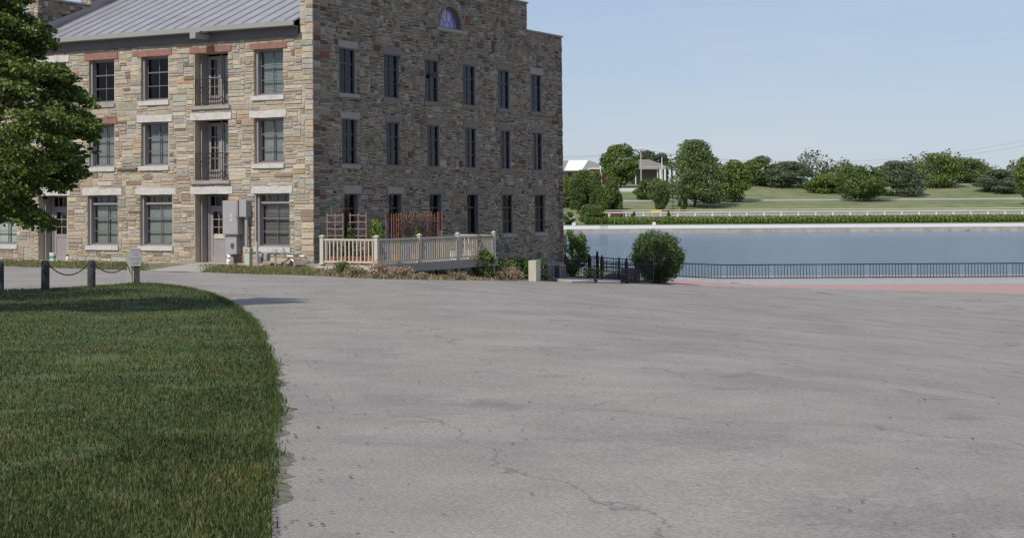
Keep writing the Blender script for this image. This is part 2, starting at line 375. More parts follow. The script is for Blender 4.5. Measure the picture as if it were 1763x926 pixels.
# ------------------------------------------------------------------ stone masonry
def stones(b, mp, a0, a1, z0, z1, holes, ca, cz, wr, hr, pal, rng, prot=(.012, .035), gap=.022, big=0.0, corner=None, jit=.007):
    na = int((a1 - a0) / ca); nz = int((z1 - z0) / cz)
    ca = (a1 - a0) / na; cz = (z1 - z0) / nz
    occ = [[False] * na for _ in range(nz)]
    for (h0, h1, k0, k1) in holes:
        for j in range(nz):
            zc = z0 + (j + .5) * cz
            if k0 < zc < k1:
                for i in range(na):
                    ac = a0 + (i + .5) * ca
                    if h0 < ac < h1: occ[j][i] = True
    for j in range(nz):
        i = 0
        while i < na:
            if occ[j][i]: i += 1; continue
            h = rng.randint(*hr); w = rng.randint(*wr)
            if rng.random() < big: h = int(h * 1.8) + 1; w = int(w * 1.5)
            if corner is not None and (abs(a0 + i * ca - corner) < .55):
                h = max(h, int(.26 / cz) - rng.randint(0, 2)); w = max(w, int(rng.uniform(.35, .8) / ca))
            if w < h * cz / ca * .9: w = int(h * cz / ca * 1.2) + 1
            ww = 0
            while ww < w and i + ww < na and not occ[j][i + ww]: ww += 1
            if i + ww < na and not occ[j][i + ww]:        # avoid slivers
                k = 0
                while k < 2 and i + ww + k < na and not occ[j][i + ww + k]: k += 1
                if k < 2: ww += k
            hh = 1
            while hh < h and j + hh < nz and all(not occ[j + hh][i + q] for q in range(ww)): hh += 1
            for jj in range(hh):
                for q in range(ww): occ[j + jj][i + q] = True
            g = gap / 2 * rng.uniform(.6, 1.3)
            A0 = a0 + i * ca + g; A1 = a0 + (i + ww) * ca - g; Z0 = z0 + j * cz + g; Z1 = z0 + (j + hh) * cz - g
            J = lambda: rng.uniform(-jit, jit)
            p = rng.uniform(*prot); e = min(.012, (Z1 - Z0) * .2)
            q = [(A0 + J(), Z0 + J()), (A1 + J(), Z0 + J()), (A1 + J(), Z1 + J()), (A0 + J(), Z1 + J())]
            cm, cc = (A0 + A1) / 2, (Z0 + Z1) / 2
            back = [mp(x, y, -.02) for x, y in q]
            mid = [mp(x, y, p - e) for x, y in q]
            fr = [mp(x + (e if x < cm else -e), y + (e if y < cc else -e), p + rng.uniform(-.006, .006)) for x, y in q]
            base = rng.choices(pal[0], pal[1])[0]; s = rng.uniform(.82, 1.2)
            col = tuple(min(1, max(.01, c * s * rng.uniform(.95, 1.05))) for c in base)
            o = len(b.v); b.v += back + mid + fr
            for k in range(4):
                k2 = (k + 1) % 4
                b.f.append((o + k, o + k2, o + 4 + k2, o + 4 + k)); b.c.append(col)
                b.f.append((o + 4 + k, o + 4 + k2, o + 8 + k2, o + 8 + k)); b.c.append(col)
            b.f.append((o + 8, o + 9, o + 10, o + 11)); b.c.append(col)
            i += ww

def wall_sheet(b, mp, a0, a1, z0, z1, holes, depth):
    """mortar sheet with openings plus the reveals of the openings"""
    A = sorted({a0, a1} | {h for q in holes for h in q[:2] if a0 < h < a1}); Z = sorted({z0, z1} | {h for q in holes for h in q[2:4] if z0 < h < z1})
    for i in range(len(A) - 1):
        for j in range(len(Z) - 1):
            ac, zc = (A[i] + A[i + 1]) / 2, (Z[j] + Z[j + 1]) / 2
            if any(h[0] < ac < h[1] and h[2] < zc < h[3] for h in holes): continue
            b.face([mp(A[i], Z[j], 0), mp(A[i + 1], Z[j], 0), mp(A[i + 1], Z[j + 1], 0), mp(A[i], Z[j + 1], 0)])
    for (h0, h1, k0, k1) in holes:
        for (p, q) in (((h0, k0), (h0, k1)), ((h1, k1), (h1, k0)), ((h0, k1), (h1, k1)), ((h1, k0), (h0, k0))):
            b.face([mp(p[0], p[1], 0), mp(q[0], q[1], 0), mp(q[0], q[1], -depth), mp(p[0], p[1], -depth)])

mpF = lambda a, z, n: (a, -n, z)          # street front: a = X
mpG = lambda a, z, n: (n, a, z)           # gable: a = Y
def mbox(b, mp, a0, a1, z0, z1, n0, n1, col=None):
    P = [mp(a0, z0, n0), mp(a1, z0, n0), mp(a1, z0, n1), mp(a0, z0, n1), mp(a0, z1, n0), mp(a1, z1, n0), mp(a1, z1, n1), mp(a0, z1, n1)]
    x = [p[0] for p in P]; y = [p[1] for p in P]
    b.box(min(x), max(x), min(y), max(y), z0, z1, col)
def rough_block(mp, a0, a1, z0, z1, n0, n1, rng, j=.012):
    """a hewn stone block with an uneven edge"""
    b = MB(); k = max(3, int((a1 - a0) / .25)); rows = []
    for i in range(k + 1):
        a = a0 + (a1 - a0) * i / k
        r = lambda: rng.uniform(-j, j)
        rows.append([mp(a + (r() if i in (0, k) else 0), z0 + r() * .6, n1 + r() * .5), mp(a, z1 + r(), n1 + r() * .5), mp(a, z1 + r() * .3, n0), mp(a, z0, n0)])
    for q in rows: b.v += q
    for i in range(k):
        for s in range(4):
            s2 = (s + 1) % 4; b.f.append((i * 4 + s, i * 4 + s2, i * 4 + 4 + s2, i * 4 + 4 + s)); b.c.append(None)
    b.f.append((0, 1, 2, 3)); b.f.append((k * 4 + 3, k * 4 + 2, k * 4 + 1, k * 4)); b.c += [None, None]
    return b

mill = thing('stone_mill', 'three storey stone mill with grey metal roof and a tall stepped gable beside the road', 'building', (-6.5, 8, 0))

T3, B3, D3 = 7.82, 6.12, 5.84; T2, B2, D2 = 5.31, 3.64, 3.06; T1, B1 = 2.55, .60
# street front openings: name, x0, x1, z0, z1, type, lintel material, glazing
front = [
 ('a', -10.48, -9.19, B3, T3, 'win', 'red_stone', 'dark'), ('b', -7.87, -6.55, B3, T3, 'win', 'red_stone', 'dark'), ('d', -2.57, -1.28, B3, T3, 'win', 'red_stone', 'blind'),
 ('a', -10.48, -9.19, B2, T2, 'win', 'red_stone', 'curtain'), ('b', -7.87, -6.55, B2, T2, 'win', 'pale_stone', 'curtain'), ('d', -2.57, -1.28, B2, T2, 'win', 'pale_stone', 'curtain'),
 ('a', -10.55, -9.02, B1, T1, 'big', 'pale_stone', 'curtain'), ('b', -7.92, -6.37, B1, T1, 'big', 'pale_stone', 'blind2'), ('d', -2.53, -1.03, B1, T1, 'big', 'pale_stone', 'slat'),
 ('c', -5.30, -3.73, D3, T3, 'bal', 'red_stone', 'curtain'), ('c', -5.30, -3.73, D2, T2, 'bal', 'pale_stone', 'curtain'), ('c', -5.30, -3.73, .0, T1, 'door', 'pale_stone', 'dark'),
 ('e', -12.95, -11.65, B3, T3, 'win', 'pale_stone', 'curtain'), ('e', -12.95, -11.65, B2, T2, 'win', 'pale_stone', 'curtain'), ('e', -13.09, -11.60, .0, T1, 'door', 'pale_stone', 'dark'),
 ('f', -15.75, -14.25, B1, T1, 'big', 'pale_stone', 'curtain'), ('f', -15.7, -14.35, B2, T2, 'win', 'pale_stone', 'curtain'), ('f', -15.7, -14.35, B3, T3, 'win', 'pale_stone', 'curtain')]
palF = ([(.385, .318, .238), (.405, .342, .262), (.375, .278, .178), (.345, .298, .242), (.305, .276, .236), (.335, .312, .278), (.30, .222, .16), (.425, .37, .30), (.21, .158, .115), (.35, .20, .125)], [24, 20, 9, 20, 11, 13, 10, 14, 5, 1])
rng = random.Random(11)
XL = -18.0; holesF = [(f[1], f[2], f[3], f[4]) for f in front]
skip = list(holesF); lint = []
for f in front:
    el = rng.uniform(.17, .24); er = rng.uniform(.14, .22); hl = .27 if f[6] != 'red_stone' else rng.uniform(.2, .24)
    lint.append((f[1] - el, f[2] + er, f[4], f[4] + hl)); skip.append(lint[-1])
    if f[5] != 'door':
        skip.append((f[1] - .1, f[2] + .06, f[3] - .18, f[3]))
b = MB(); wall_sheet(b, mpF, XL, 0, -1.2, 8.3, holesF, .75)
wallF = b.build('front_wall', M['mortar_front'], mill)
b = MB(); stones(b, mpF, XL, .028, -.16, 8.3, skip, .06, .046, (4, 14), (2, 4), palF, rng, gap=.032, corner=0.0, prot=(.01, .04), big=.05)
b.build('stonework', M['stone_front'], wallF)
b = MB(); mbox(b, mpF, -9.03 , -8.05, 3.52, 3.60, 0, .12); b.build('ledge', M['grey_stone'], wallF)

def pane_set(b, mp, a0, a1, z0, z1, cols, zs, n0, n1, bw=.028, edge=.055):
    mbox(b, mp, a0, a0 + edge, z0, z1, n0, n1); mbox(b, mp, a1 - edge, a1, z0, z1, n0, n1)
    mbox(b, mp, a0 + edge, a1 - edge, z0, z0 + edge, n0, n1); mbox(b, mp, a0 + edge, a1 - edge, z1 - edge, z1, n0, n1)
    for k in range(1, cols):
        a = a0 + (a1 - a0) * k / cols; mbox(b, mp, a - bw / 2, a + bw / 2, z0 + edge, z1 - edge, n0 + .004, n1 - .004)
    for z, t in zs: mbox(b, mp, a0 + edge, a1 - edge, z - t / 2, z + t / 2, n0 + .006, n1 - .002)
def sheet(mp, a0, a1, z0, z1, n, folds=0, amp=.015, slats=0):
    b = MB()
    if slats:
        k = int((z1 - z0) / .05)
        for i in range(k):
            z = z0 + i * .05; b.face([mp(a0, z, n), mp(a1, z, n), mp(a1, z + .042, n - .03), mp(a0, z + .042, n - .03)])
        return b
    k = max(1, folds * 4)
    for i in range(k):
        x0 = a0 + (a1 - a0) * i / k; x1 = a0 + (a1 - a0) * (i + 1) / k
        n0 = n + amp * math.sin(i * math.pi / 2 + .3); n1 = n + amp * math.sin((i + 1) * math.pi / 2 + .3)
        b.face([mp(x0, z0, n0), mp(x1, z0, n1), mp(x1, z1, n1), mp(x0, z1, n0)])
    return b

def front_window(f, L, rg):
    _, a0, a1, z0, z1, ty, lm, gl = f; mp = mpF; REC = .27
    fm = MB()
    # casing boards lining the opening, then frame and sash bars
    mbox(fm, mp, a0 + .03, a0 + .10, z0 + .02, z1 - .01, -REC, -.10); mbox(fm, mp, a1 - .05, a1 - .005, z0 + .02, z1 - .01, -REC, -.14)
    mbox(fm, mp, a0 + .03, a1 - .01, z1 - .06, z1 - .005, -REC, -.2); mbox(fm, mp, a0 + .03, a1 - .01, z0, z0 + .05, -REC, -.12)
    A0, A1 = a0 + .09, a1 - .04; zt = z1 - .05
    sm_b = MB()
    if ty == 'big':
        zt = z1 - .37
        mbox(fm, mp, A0, A1, zt, zt + .07, -REC - .05, -REC + .06)
        pane_set(sm_b, mp, A0, A1, zt + .07, z1 - .05, 4, [], -REC - .05, -REC, edge=.03)
    H = zt - z0 - .05
    pane_set(sm_b, mp, A0, A1, z0 + .05, zt, 2, [(z0 + .05 + H * .655, .05), (z0 + .05 + H * .33, .03)], -REC - .05, -REC)
    w = fm.build('window', M['taupe'], mill); sm_b.build('sash', M['sash_paint'], w)
    g = MB(); mbox(g, mp, A0 + .02, A1 - .02, z0 + .07, z1 - .06, -REC - .035, -REC - .028); g.build('pane', M['glass'] if gl != 'dark' else M['glass_dark'], w)
    top = zt - .02
    if gl == 'curtain':
        if z0 == B2 and f[0] == 'b': top = zt - .38
        mid = (A0 + A1) / 2
        c = sheet(mp, A0 + .03, mid - .03, z0 + .06, top, -REC - .16, 4); c2 = sheet(mp, mid + .02, A1 - .03, z0 + .06, top, -REC - .17, 4)
        o = len(c.v); c.v += c2.v; c.f += [tuple(o + i for i in q) for q in c2.f]; c.c += c2.c
        c.build('curtain', M['white_curtain'] if f[0] == 'f' else M['curtain'], w)
    elif gl == 'blind': sheet(mp, A0, A1, z0 + .06, top, -REC - .14, slats=1).build('blind', M['blind'], w)
    elif gl == 'blind2': sheet(mp, A0, A1, z0 + .06, top, -REC - .14).build('blind', M['curtain'], w)
    elif gl == 'slat': sheet(mp, A0, A1, z0 + .06, top, -REC - .12, slats=1).build('blind', M['taupe_dark'], w)
    rough_block(mp, L[0], L[1], L[2] + .003, L[3], -.35, .045, rg).build('lintel', M[lm], w)
    sm = 'mid_stone' if (f[0] == 'a' and z0 == B3) else 'pale_stone'
    rough_block(mp, a0 - .09, a1 + .05, z0 - .17, z0 - .003, -REC, .075, rg, .006).build('sill', M[sm], w)

def front_door(f, L, rg):
    _, a0, a1, z0, z1, ty, lm, gl = f; mp = mpF; REC = .68
    d = MB()
    dx0 = a0 + (.12 if ty == 'bal' else .2); dx1 = dx0 + (.62 if ty == 'bal' else .80)
    # timber lining of the recess on the left, frame round the leaf
    mbox(d, mp, a0 + .06, a0 + .10, z0 + .02, z1 - .02, -REC, -.30)
    if ty == 'door': mbox(d, mp, a0 + .10, dx0 - .05, z0 + .02, z1 - .02, -REC - .05, -REC); mbox(d, mp, dx1 + .06, a1, z0 + .02, z1 - .02, -REC - .05, -REC)
    else: mbox(d, mp, a1 - .25, a1, z0 + .02, z1 - .02, -REC - .05, -REC)
    mbox(d, mp, dx0 - .06, dx0, z0, z1 - .03, -REC - .04, -REC + .05); mbox(d, mp, dx1, dx1 + .06, z0, z1 - .03, -REC - .04, -REC + .05)
    zd = z0 + 2.02
    if ty == 'door': mbox(d, mp, dx0, dx1, zd, zd + .06, -REC - .04, -REC + .05)
    dr = d.build('door_surround', M['taupe'], mill)
    if ty == 'bal': zd = z1 - .08
    # leaf: rails and stiles round the lights, a solid panel below
    l = MB(); zl = zd - .12 if ty == 'door' else zd - .12; zb = z0 + (1.02 if ty == 'door' else .42)
    mbox(l, mp, dx0, dx0 + .13, z0 + .01, zd, -REC - .05, -REC); mbox(l, mp, dx1 - .13, dx1, z0 + .01, zd, -REC - .05, -REC)
    mbox(l, mp, dx0 + .13, dx1 - .13, zl, zd, -REC - .05, -REC); mbox(l, mp, dx0 + .13, dx1 - .13, z0 + .01, zb, -REC - .05, -REC - .02)
    mbox(l, mp, dx0 + .13, dx1 - .13, zb - .12, zb, -REC - .05, -REC); mbox(l, mp, dx0 + .13, dx1 - .13, z0 + .01, z0 + .22, -REC - .05, -REC)
    mid = (dx0 + dx1) / 2; mbox(l, mp, mid - .015, mid + .015, zb, zl, -REC - .045, -REC - .005)
    rows = 3 if ty == 'door' else 4
    for k in range(1, rows):
        z = zb + (zl - zb) * k / rows; mbox(l, mp, dx0 + .13, dx1 - .13, z - .014, z + .014, -REC - .043, -REC - .006)
    leaf = l.build('door', M['taupe'], mill)
    g = MB(); mbox(g, mp, dx0 + .12, dx1 - .12, zb - .01, zl + .01, -REC - .03, -REC - .024); g.build('pane', M['glass'], leaf)
    if ty == 'bal':
        sheet(mp, dx0 + .3, dx1 - .14, zb, zl, -REC - .12, 3).build('curtain', M['curtain'], leaf)
        s = MB(); pane_set(s, mp, dx1 + .06, a1 - .25, z0 + .05, z1 - .08, 1, [(z0 + .6, .03), (z0 + 1.05, .03), (z0 + 1.5, .03)], -REC - .04, -REC)
        sl_ = s.build('sidelight', M['taupe'], mill); g = MB(); mbox(g, mp, dx1 + .08, a1 - .28, z0 + .08, z1 - .1, -REC - .03, -REC - .024); g.build('pane', M['glass'], sl_)
        sheet(mp, dx1 + .1, a1 - .3, z0 + .1, z1 - .12, -REC - .1).build('curtain', M['curtain'], sl_)
        # threshold slab and iron rail
        rough_block(mp, a0 - .12, a1 + .08, z0 - .13, z0 - .003, -.6, .10, rg, .005).build('sill', M['mid_stone'], leaf)
        r = MB(); zt = z0 + 1.02; n = -.03
        mbox(r, mp, a0, a1, zt - .03, zt, n - .015, n + .015); mbox(r, mp, a0, a1, z0 + .08, z0 + .105, n - .012, n + .012)
        mbox(r, mp, a0, a1, zt - .2, zt - .185, n - .008, n + .008)
        k = 15
        for i in range(k + 1):
            a = a0 + .01 + (a1 - a0 - .02) * i / k; mbox(r, mp, a - .008, a + .008, z0 + .03, zt - .02, n - .008, n + .008)
        am = a0 + (a1 - a0) * .48         # scrolled ornament
        for s_, zc in ((1, .78), (-1, .78), (1, .58), (-1, .58), (1, .36), (-1, .36)):
            pts = [mp(am + s_ * (.055 + .045 * math.cos(t)), z0 + zc + .08 * math.sin(t), n) for t in [i * math.pi / 6 for i in range(10)]]
            r.tube(pts, .009, 5)
        r.build('balcony_rail', M['iron'], mill)
    else:
        t = MB(); pane_set(t, mp, dx0, dx1, zd + .06, z1 - .04, 3, [], -REC - .03, -REC + .02, edge=.035)
        tr = t.build('transom', M['taupe'], mill); g = MB(); mbox(g, mp, dx0, dx1, zd + .07, z1 - .05, -REC - .015, -REC - .01); g.build('pane', M['glass_dark'], tr)
        h = MB(); mbox(h, mp, dx1 - .10, dx1 - .06, z0 + .93, z0 + 1.2, -REC, -REC + .03); 
        p = mp(dx1 - .08, z0 + .98, -REC + .06); h.tube([(p[0], p[1] + .04, p[2]), (p[0], p[1] - .03, p[2])], .03, 8)
        p = mp(dx1 - .08, z0 + 1.16, -REC + .02); h.tube([(p[0], p[1] + .02, p[2]), (p[0], p[1] - .01, p[2])], .025, 8)
        h.build('handle', M['steel'], leaf)
        if f[0] == 'c':
            h = MB(); mbox(h, mp, dx0 + .2, dx1 - .1, z0 + .88, z0 + 1.06, -REC, -REC + .012); h.build('notice', M['concrete'], leaf)
    rough_block(mp, L[0], L[1], L[2] + .003, L[3], -.6, .045, rg).build('lintel', M[lm], leaf)

rg = random.Random(5)
for f, L in zip(front, lint):
    (front_window if f[5] in ('win', 'big') else front_door)(f, L, rg)

# gable
GW = 21.05; S = 3.19
gop = []
for i in range(6):
    gop.append((1.77 + S * i, 2.93 + S * i, 6.23, 7.91, 'win', 3, i)); gop.append((1.92 + S * i, 2.97 + S * i, 3.62, 5.30, 'win', 2, i))
    gop.append((2.05 + 3.2 * i, 3.10 + 3.2 * i, .83 if i >= 4 else -.02, 2.54, 'win' if i >= 4 else 'door', 1, i))
def step_top(y):       # stepped parapet outline
    d = min(y, GW - y)
    if y < GW / 2: return 10.44 if d < 3.2 else (11.5 if d < 6.2 else (12.7 if d < 8.4 else 13.9))
    return 9.80 if d < 3.64 else (11.02 if d < 6.6 else (12.3 if d < 8.4 else 13.9))
holesG = [g[:4] for g in gop]
ARC = (10.30, 9.30, .90)      # centre y, sill z, radius
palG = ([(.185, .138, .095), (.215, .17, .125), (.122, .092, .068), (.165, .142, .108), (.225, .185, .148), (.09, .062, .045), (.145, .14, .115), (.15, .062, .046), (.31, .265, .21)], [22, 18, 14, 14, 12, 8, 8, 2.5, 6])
rng = random.Random(21)
skipG = list(holesG); lintG = []
for g in gop:
    e = rng.uniform(.12, .2); lintG.append((g[0] - e * .6, g[1] + e, g[3], g[3] + rng.uniform(.22, .30))); skipG.append(lintG[-1])
    if g[2] > .5: skipG.append((g[0] - .08, g[1] + .2, g[2] - .16, g[2]))
for k in range(19):        # the half round window: cut the field in strips
    y0 = ARC[0] - ARC[2] - .24 + k * (2 * ARC[2] + .48) / 19; y1 = y0 + (2 * ARC[2] + .48) / 19; ym = (y0 + y1) / 2 - ARC[0]
    r = ARC[2] + .24; skipG.append((y0, y1, ARC[1] - .14, ARC[1] + math.sqrt(max(0, r * r - ym * ym))))
skipG.append((ARC[0] - 1.2, ARC[0] + 1.45, ARC[1] - .14, ARC[1]))
edges = [0, 3.2, 6.2, 8.4, GW - 8.4, GW - 6.6, GW - 3.64, GW]
b = MB(); hs = MB()
archs = []
for k in range(18):
    q0 = ARC[0] - 1.0 + k * 2.0 / 18; q1 = q0 + 2.0 / 18; qm = (q0 + q1) / 2 - ARC[0]; archs.append((q0, q1, ARC[1], ARC[1] + math.sqrt(max(.0001, 1.0 - qm * qm))))
for y0, y1 in zip(edges[:-1], edges[1:]):
    zt = step_top((y0 + y1) / 2)
    hh = [(max(h[0], y0), min(h[1], y1), h[2], h[3]) for h in holesG + archs if h[1] > y0 and h[0] < y1]
    A = sorted({y0, y1} | {q for h in hh for q in h[:2]}); Z = sorted({-2.5, zt} | {q for h in hh for q in h[2:]})
    for i in range(len(A) - 1):
        for j in range(len(Z) - 1):
            ac, zc = (A[i] + A[i + 1]) / 2, (Z[j] + Z[j + 1]) / 2
            if any(h[0] < ac < h[1] and h[2] < zc < h[3] for h in hh): continue
            b.face([mpG(A[i], Z[j], 0), mpG(A[i + 1], Z[j], 0), mpG(A[i + 1], Z[j + 1], 0), mpG(A[i], Z[j + 1], 0)])
    if y0 != 0: pass
for (h0, h1, k0, k1) in holesG:
    for (p, q) in (((h0, k0), (h0, k1)), ((h1, k1), (h1, k0)), ((h0, k1), (h1, k1)), ((h1, k0), (h0, k0))):
        b.face([mpG(p[0], p[1], 0), mpG(q[0], q[1], 0), mpG(q[0], q[1], -.6), mpG(p[0], p[1], -.6)])
# parapet thickness behind the gable, its front end and its back
for y0, y1 in zip(edges[:-1], edges[1:]):
    zt = step_top((y0 + y1) / 2)
    b.box(-.55, -.26, y0 + .001, y1 - .001, 8.2, zt - .004); b.box(-.26, -.004, y0 + .001, y1 - .001, zt - .06, zt - .004)
wallG = b.build('gable_wall', M['mortar_gable'], mill)
b = MB()
for y0, y1 in zip(edges[:-1], edges[1:]):
    zt = step_top((y0 + y1) / 2)
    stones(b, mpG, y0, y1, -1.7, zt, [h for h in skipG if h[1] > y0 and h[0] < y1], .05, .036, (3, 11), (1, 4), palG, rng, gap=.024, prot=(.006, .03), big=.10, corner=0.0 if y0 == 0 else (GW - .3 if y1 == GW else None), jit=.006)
b.build('stonework', M['stone_gable'], wallG)
# sunlit end of the parapet above the eave
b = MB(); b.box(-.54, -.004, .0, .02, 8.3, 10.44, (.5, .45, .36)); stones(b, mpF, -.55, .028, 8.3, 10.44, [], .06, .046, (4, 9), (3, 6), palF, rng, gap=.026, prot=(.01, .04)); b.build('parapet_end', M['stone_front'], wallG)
b = MB()
for y0, y1 in zip(edges[:-1], edges[1:]):
    zt = step_top((y0 + y1) / 2)
    b.box(-.60, .07, y0 - (.04 if y0 < GW / 2 else 0), y1 + (.05 if y1 > GW / 2 else 0), zt, zt + .07)
b.build('coping', M['mid_stone'], wallG)
# half round window
fm = MB(); N = 18
def arc(r, k): t = math.pi * k / N; return ARC[0] - r * math.cos(t), ARC[1] + r * math.sin(t)
for k in range(N):
    for (r0, r1, n0, n1) in ((ARC[2] - .06, ARC[2], -.2, -.12),):
        (a, b_), (c, d) = arc(r0, k), arc(r1, k); (e, f_), (g_, h_) = arc(r0, k + 1), arc(r1, k + 1)
        fm.hexa([mpG(a, b_, n0), mpG(c, d, n0), mpG(g_, h_, n0), mpG(e, f_, n0), mpG(a, b_, n1), mpG(c, d, n1), mpG(g_, h_, n1), mpG(e, f_, n1)])
for t in (45, 90, 135):
    c, s = math.cos(rad(t)), math.sin(rad(t)); p0 = mpG(ARC[0] - .3 * c, ARC[1] + .3 * s, -.16); p1 = mpG(ARC[0] - .86 * c, ARC[1] + .86 * s, -.16); fm.tube([p0, p1], .014, 4)
fm.tube([mpG(ARC[0] - .3 * math.cos(t), ARC[1] + .3 * math.sin(t), -.16) for t in [i * math.pi / 10 for i in range(11)]], .014, 4)
mbox(fm, mpG, ARC[0] - .88, ARC[0] + .88, ARC[1] + .003, ARC[1] + .06, -.2, -.12)
aw = fm.build('arched_window', M['taupe_dark'], mill)
g = MB(); g.face([mpG(*arc(ARC[2] - .02, k), -.165) for k in range(N + 1)])
vm_ = mat('violet_glass', (.24, .21, .44), .12, var=.3, vscale=3, spec=.7); g.build('pane', vm_, aw)
v = MB(); rv = random.Random(9); n = 11
for k in range(n):       # voussoirs and the surrounding reveal
    t0 = math.pi * k / n + .012; t1 = math.pi * (k + 1) / n - .012; r1 = ARC[2] + (.20 if k != n // 2 else .33) + rv.uniform(-.02, .02); P = []
    for nn in (-.2, .03 + rv.uniform(0, .02)):
        for (r, t) in ((ARC[2], t0), (r1, t0), (r1, t1), (ARC[2], t1)): P.append(mpG(ARC[0] - r * math.cos(t), ARC[1] + r * math.sin(t), nn))
    v.hexa(P)
v.build('arch_stones', M['mid_stone' if False else 'grey_stone'], aw)
rough_block(mpG, ARC[0] - 1.18, ARC[0] + 1.4, ARC[1] - .13, ARC[1] - .003, -.2, .07, rv, .006).build('sill', M['mid_stone'], aw)

for g_, L in zip(gop, lintG):
    a0, a1, z0, z1, ty, fl, i = g_; REC = .09 if ty == 'win' else .18; fm = MB(); mp = mpG
    mbox(fm, mp, a0 + .045, a1 - .045, z1 - .045, z1 - .006, -REC, -.03); mbox(fm, mp, a0 + .045, a1 - .045, z0 + .003, z0 + .02, -REC, -.03)
    mbox(fm, mp, a1 - .045, a1 - .004, z0 + .02, z1 - .01, -REC, -.03); mbox(fm, mp, a0 + .004, a0 + .045, z0 + .02, z1 - .01, -REC, -.03)
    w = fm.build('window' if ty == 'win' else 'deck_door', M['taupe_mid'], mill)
    s = MB(); H = z1 - z0
    zs = [(z0 + H * .66, .05), (z0 + H * .33, .03)] if ty == 'win' else [(z0 + .9, .1), (z0 + 2.0, .06)]
    pane_set(s, mp, a0 + .045, a1 - .045, z0 + .01, z1 - .01, 2, zs, -REC - .05, -REC, edge=.035, bw=.025); s.build('sash', M['dark_frame'], w)
    g = MB(); mbox(g, mp, a0 + .08, a1 - .08, z0 + .04, z1 - .04, -REC - .03, -REC - .024); g.build('pane', M['glass_dark'], w)
    if ty == 'win' and (fl, i) in ((2, 0), (2, 1), (2, 2), (3, 1), (3, 5)):
        sheet(mp, a0 + .12, a1 - .5, z0 + .06, z1 - .5, -REC - .15, 3).build('curtain', M['blind'], w)
    pale = (fl, i) in ((3, 0), (2, 0), (1, 0), (1, 1), (3, 5))
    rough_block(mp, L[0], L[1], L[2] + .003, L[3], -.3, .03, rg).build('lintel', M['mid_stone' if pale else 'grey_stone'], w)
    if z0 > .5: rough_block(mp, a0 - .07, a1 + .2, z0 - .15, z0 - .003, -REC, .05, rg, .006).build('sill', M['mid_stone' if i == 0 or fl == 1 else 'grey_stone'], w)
# dark blocks on the gable, painting the shade inside putlog holes and a scupper
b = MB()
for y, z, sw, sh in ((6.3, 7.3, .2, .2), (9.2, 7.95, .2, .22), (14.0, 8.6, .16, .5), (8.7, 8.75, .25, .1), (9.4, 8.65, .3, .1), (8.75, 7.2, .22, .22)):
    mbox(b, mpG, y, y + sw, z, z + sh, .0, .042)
b.build('hole_shade', M['interior'], wallG)

# back, far left and interior shell
b = MB(); b.box(XL, 0, GW - .5, GW - .01, -2.5, 8.6); b.box(XL, XL + .4, .01, GW - .5, -2.5, 9.3); b.build('rear_wall', M['stone_gable' if False else 'mortar_gable'], mill)
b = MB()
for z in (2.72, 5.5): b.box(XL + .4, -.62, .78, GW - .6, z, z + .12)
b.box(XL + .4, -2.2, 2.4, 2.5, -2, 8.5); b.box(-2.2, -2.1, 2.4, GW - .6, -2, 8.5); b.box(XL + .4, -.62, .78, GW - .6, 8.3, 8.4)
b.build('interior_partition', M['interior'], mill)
# roof
SL = .40; EZ = 8.74; ridge_y = 10.5
def rz(y): return EZ + SL * (min(y, 21 - y) + .42)
b = MB(); xr0, xr1 = -13.14, -.55
b.hexa([(xr0, -.42, EZ - .06), (xr1, -.42, EZ - .06), (xr1, ridge_y, rz(ridge_y) - .06), (xr0, ridge_y, rz(ridge_y) - .06), (xr0, -.42, EZ), (xr1, -.42, EZ), (xr1, ridge_y, rz(ridge_y)), (xr0, ridge_y, rz(ridge_y))])
b.hexa([(xr0, ridge_y, rz(ridge_y) - .06), (xr1, ridge_y, rz(ridge_y) - .06), (xr1, 21.4, EZ - .06), (xr0, 21.4, EZ - .06), (xr0, ridge_y, rz(ridge_y)), (xr1, ridge_y, rz(ridge_y)), (xr1, 21.4, EZ), (xr0, 21.4, EZ)])
roof = b.build('roof', M['metal_roof'], mill)
b = MB(); x = xr0 + .2
while x < xr1:
    b.hexa([(x - .012, -.42, EZ), (x + .012, -.42, EZ), (x + .012, ridge_y, rz(ridge_y)), (x - .012, ridge_y, rz(ridge_y)), (x - .012, -.42, EZ + .035), (x + .012, -.42, EZ + .035), (x + .012, ridge_y, rz(ridge_y) + .035), (x - .012, ridge_y, rz(ridge_y) + .035)])
    x += .63
b.build('standing_seam', M['metal_roof'], roof)
b = MB(); b.box(-14, -.53, -.46, -.40, EZ - .17, EZ + .015); b.box(-14, -.60, -.44, -.0, EZ - .19, EZ - .165); b.build('gutter', M['gutter'], roof)
b = MB(); b.box(-14, -.60, -.12, .0, 8.22, EZ - .19); b.build('frieze_board', M['taupe_dark'], roof)
# hoist beam above the balcony doors
b = MB(); b.box(-4.72, -4.50, -1.0, -.12, 8.30, 8.48); b.box(-4.74, -4.48, -1.03, -1.0, 8.27, 8.5); b.box(-4.8, -4.42, -.85, -.3, 8.50, 8.56); b.build('hoist_beam', M['gutter'], mill)
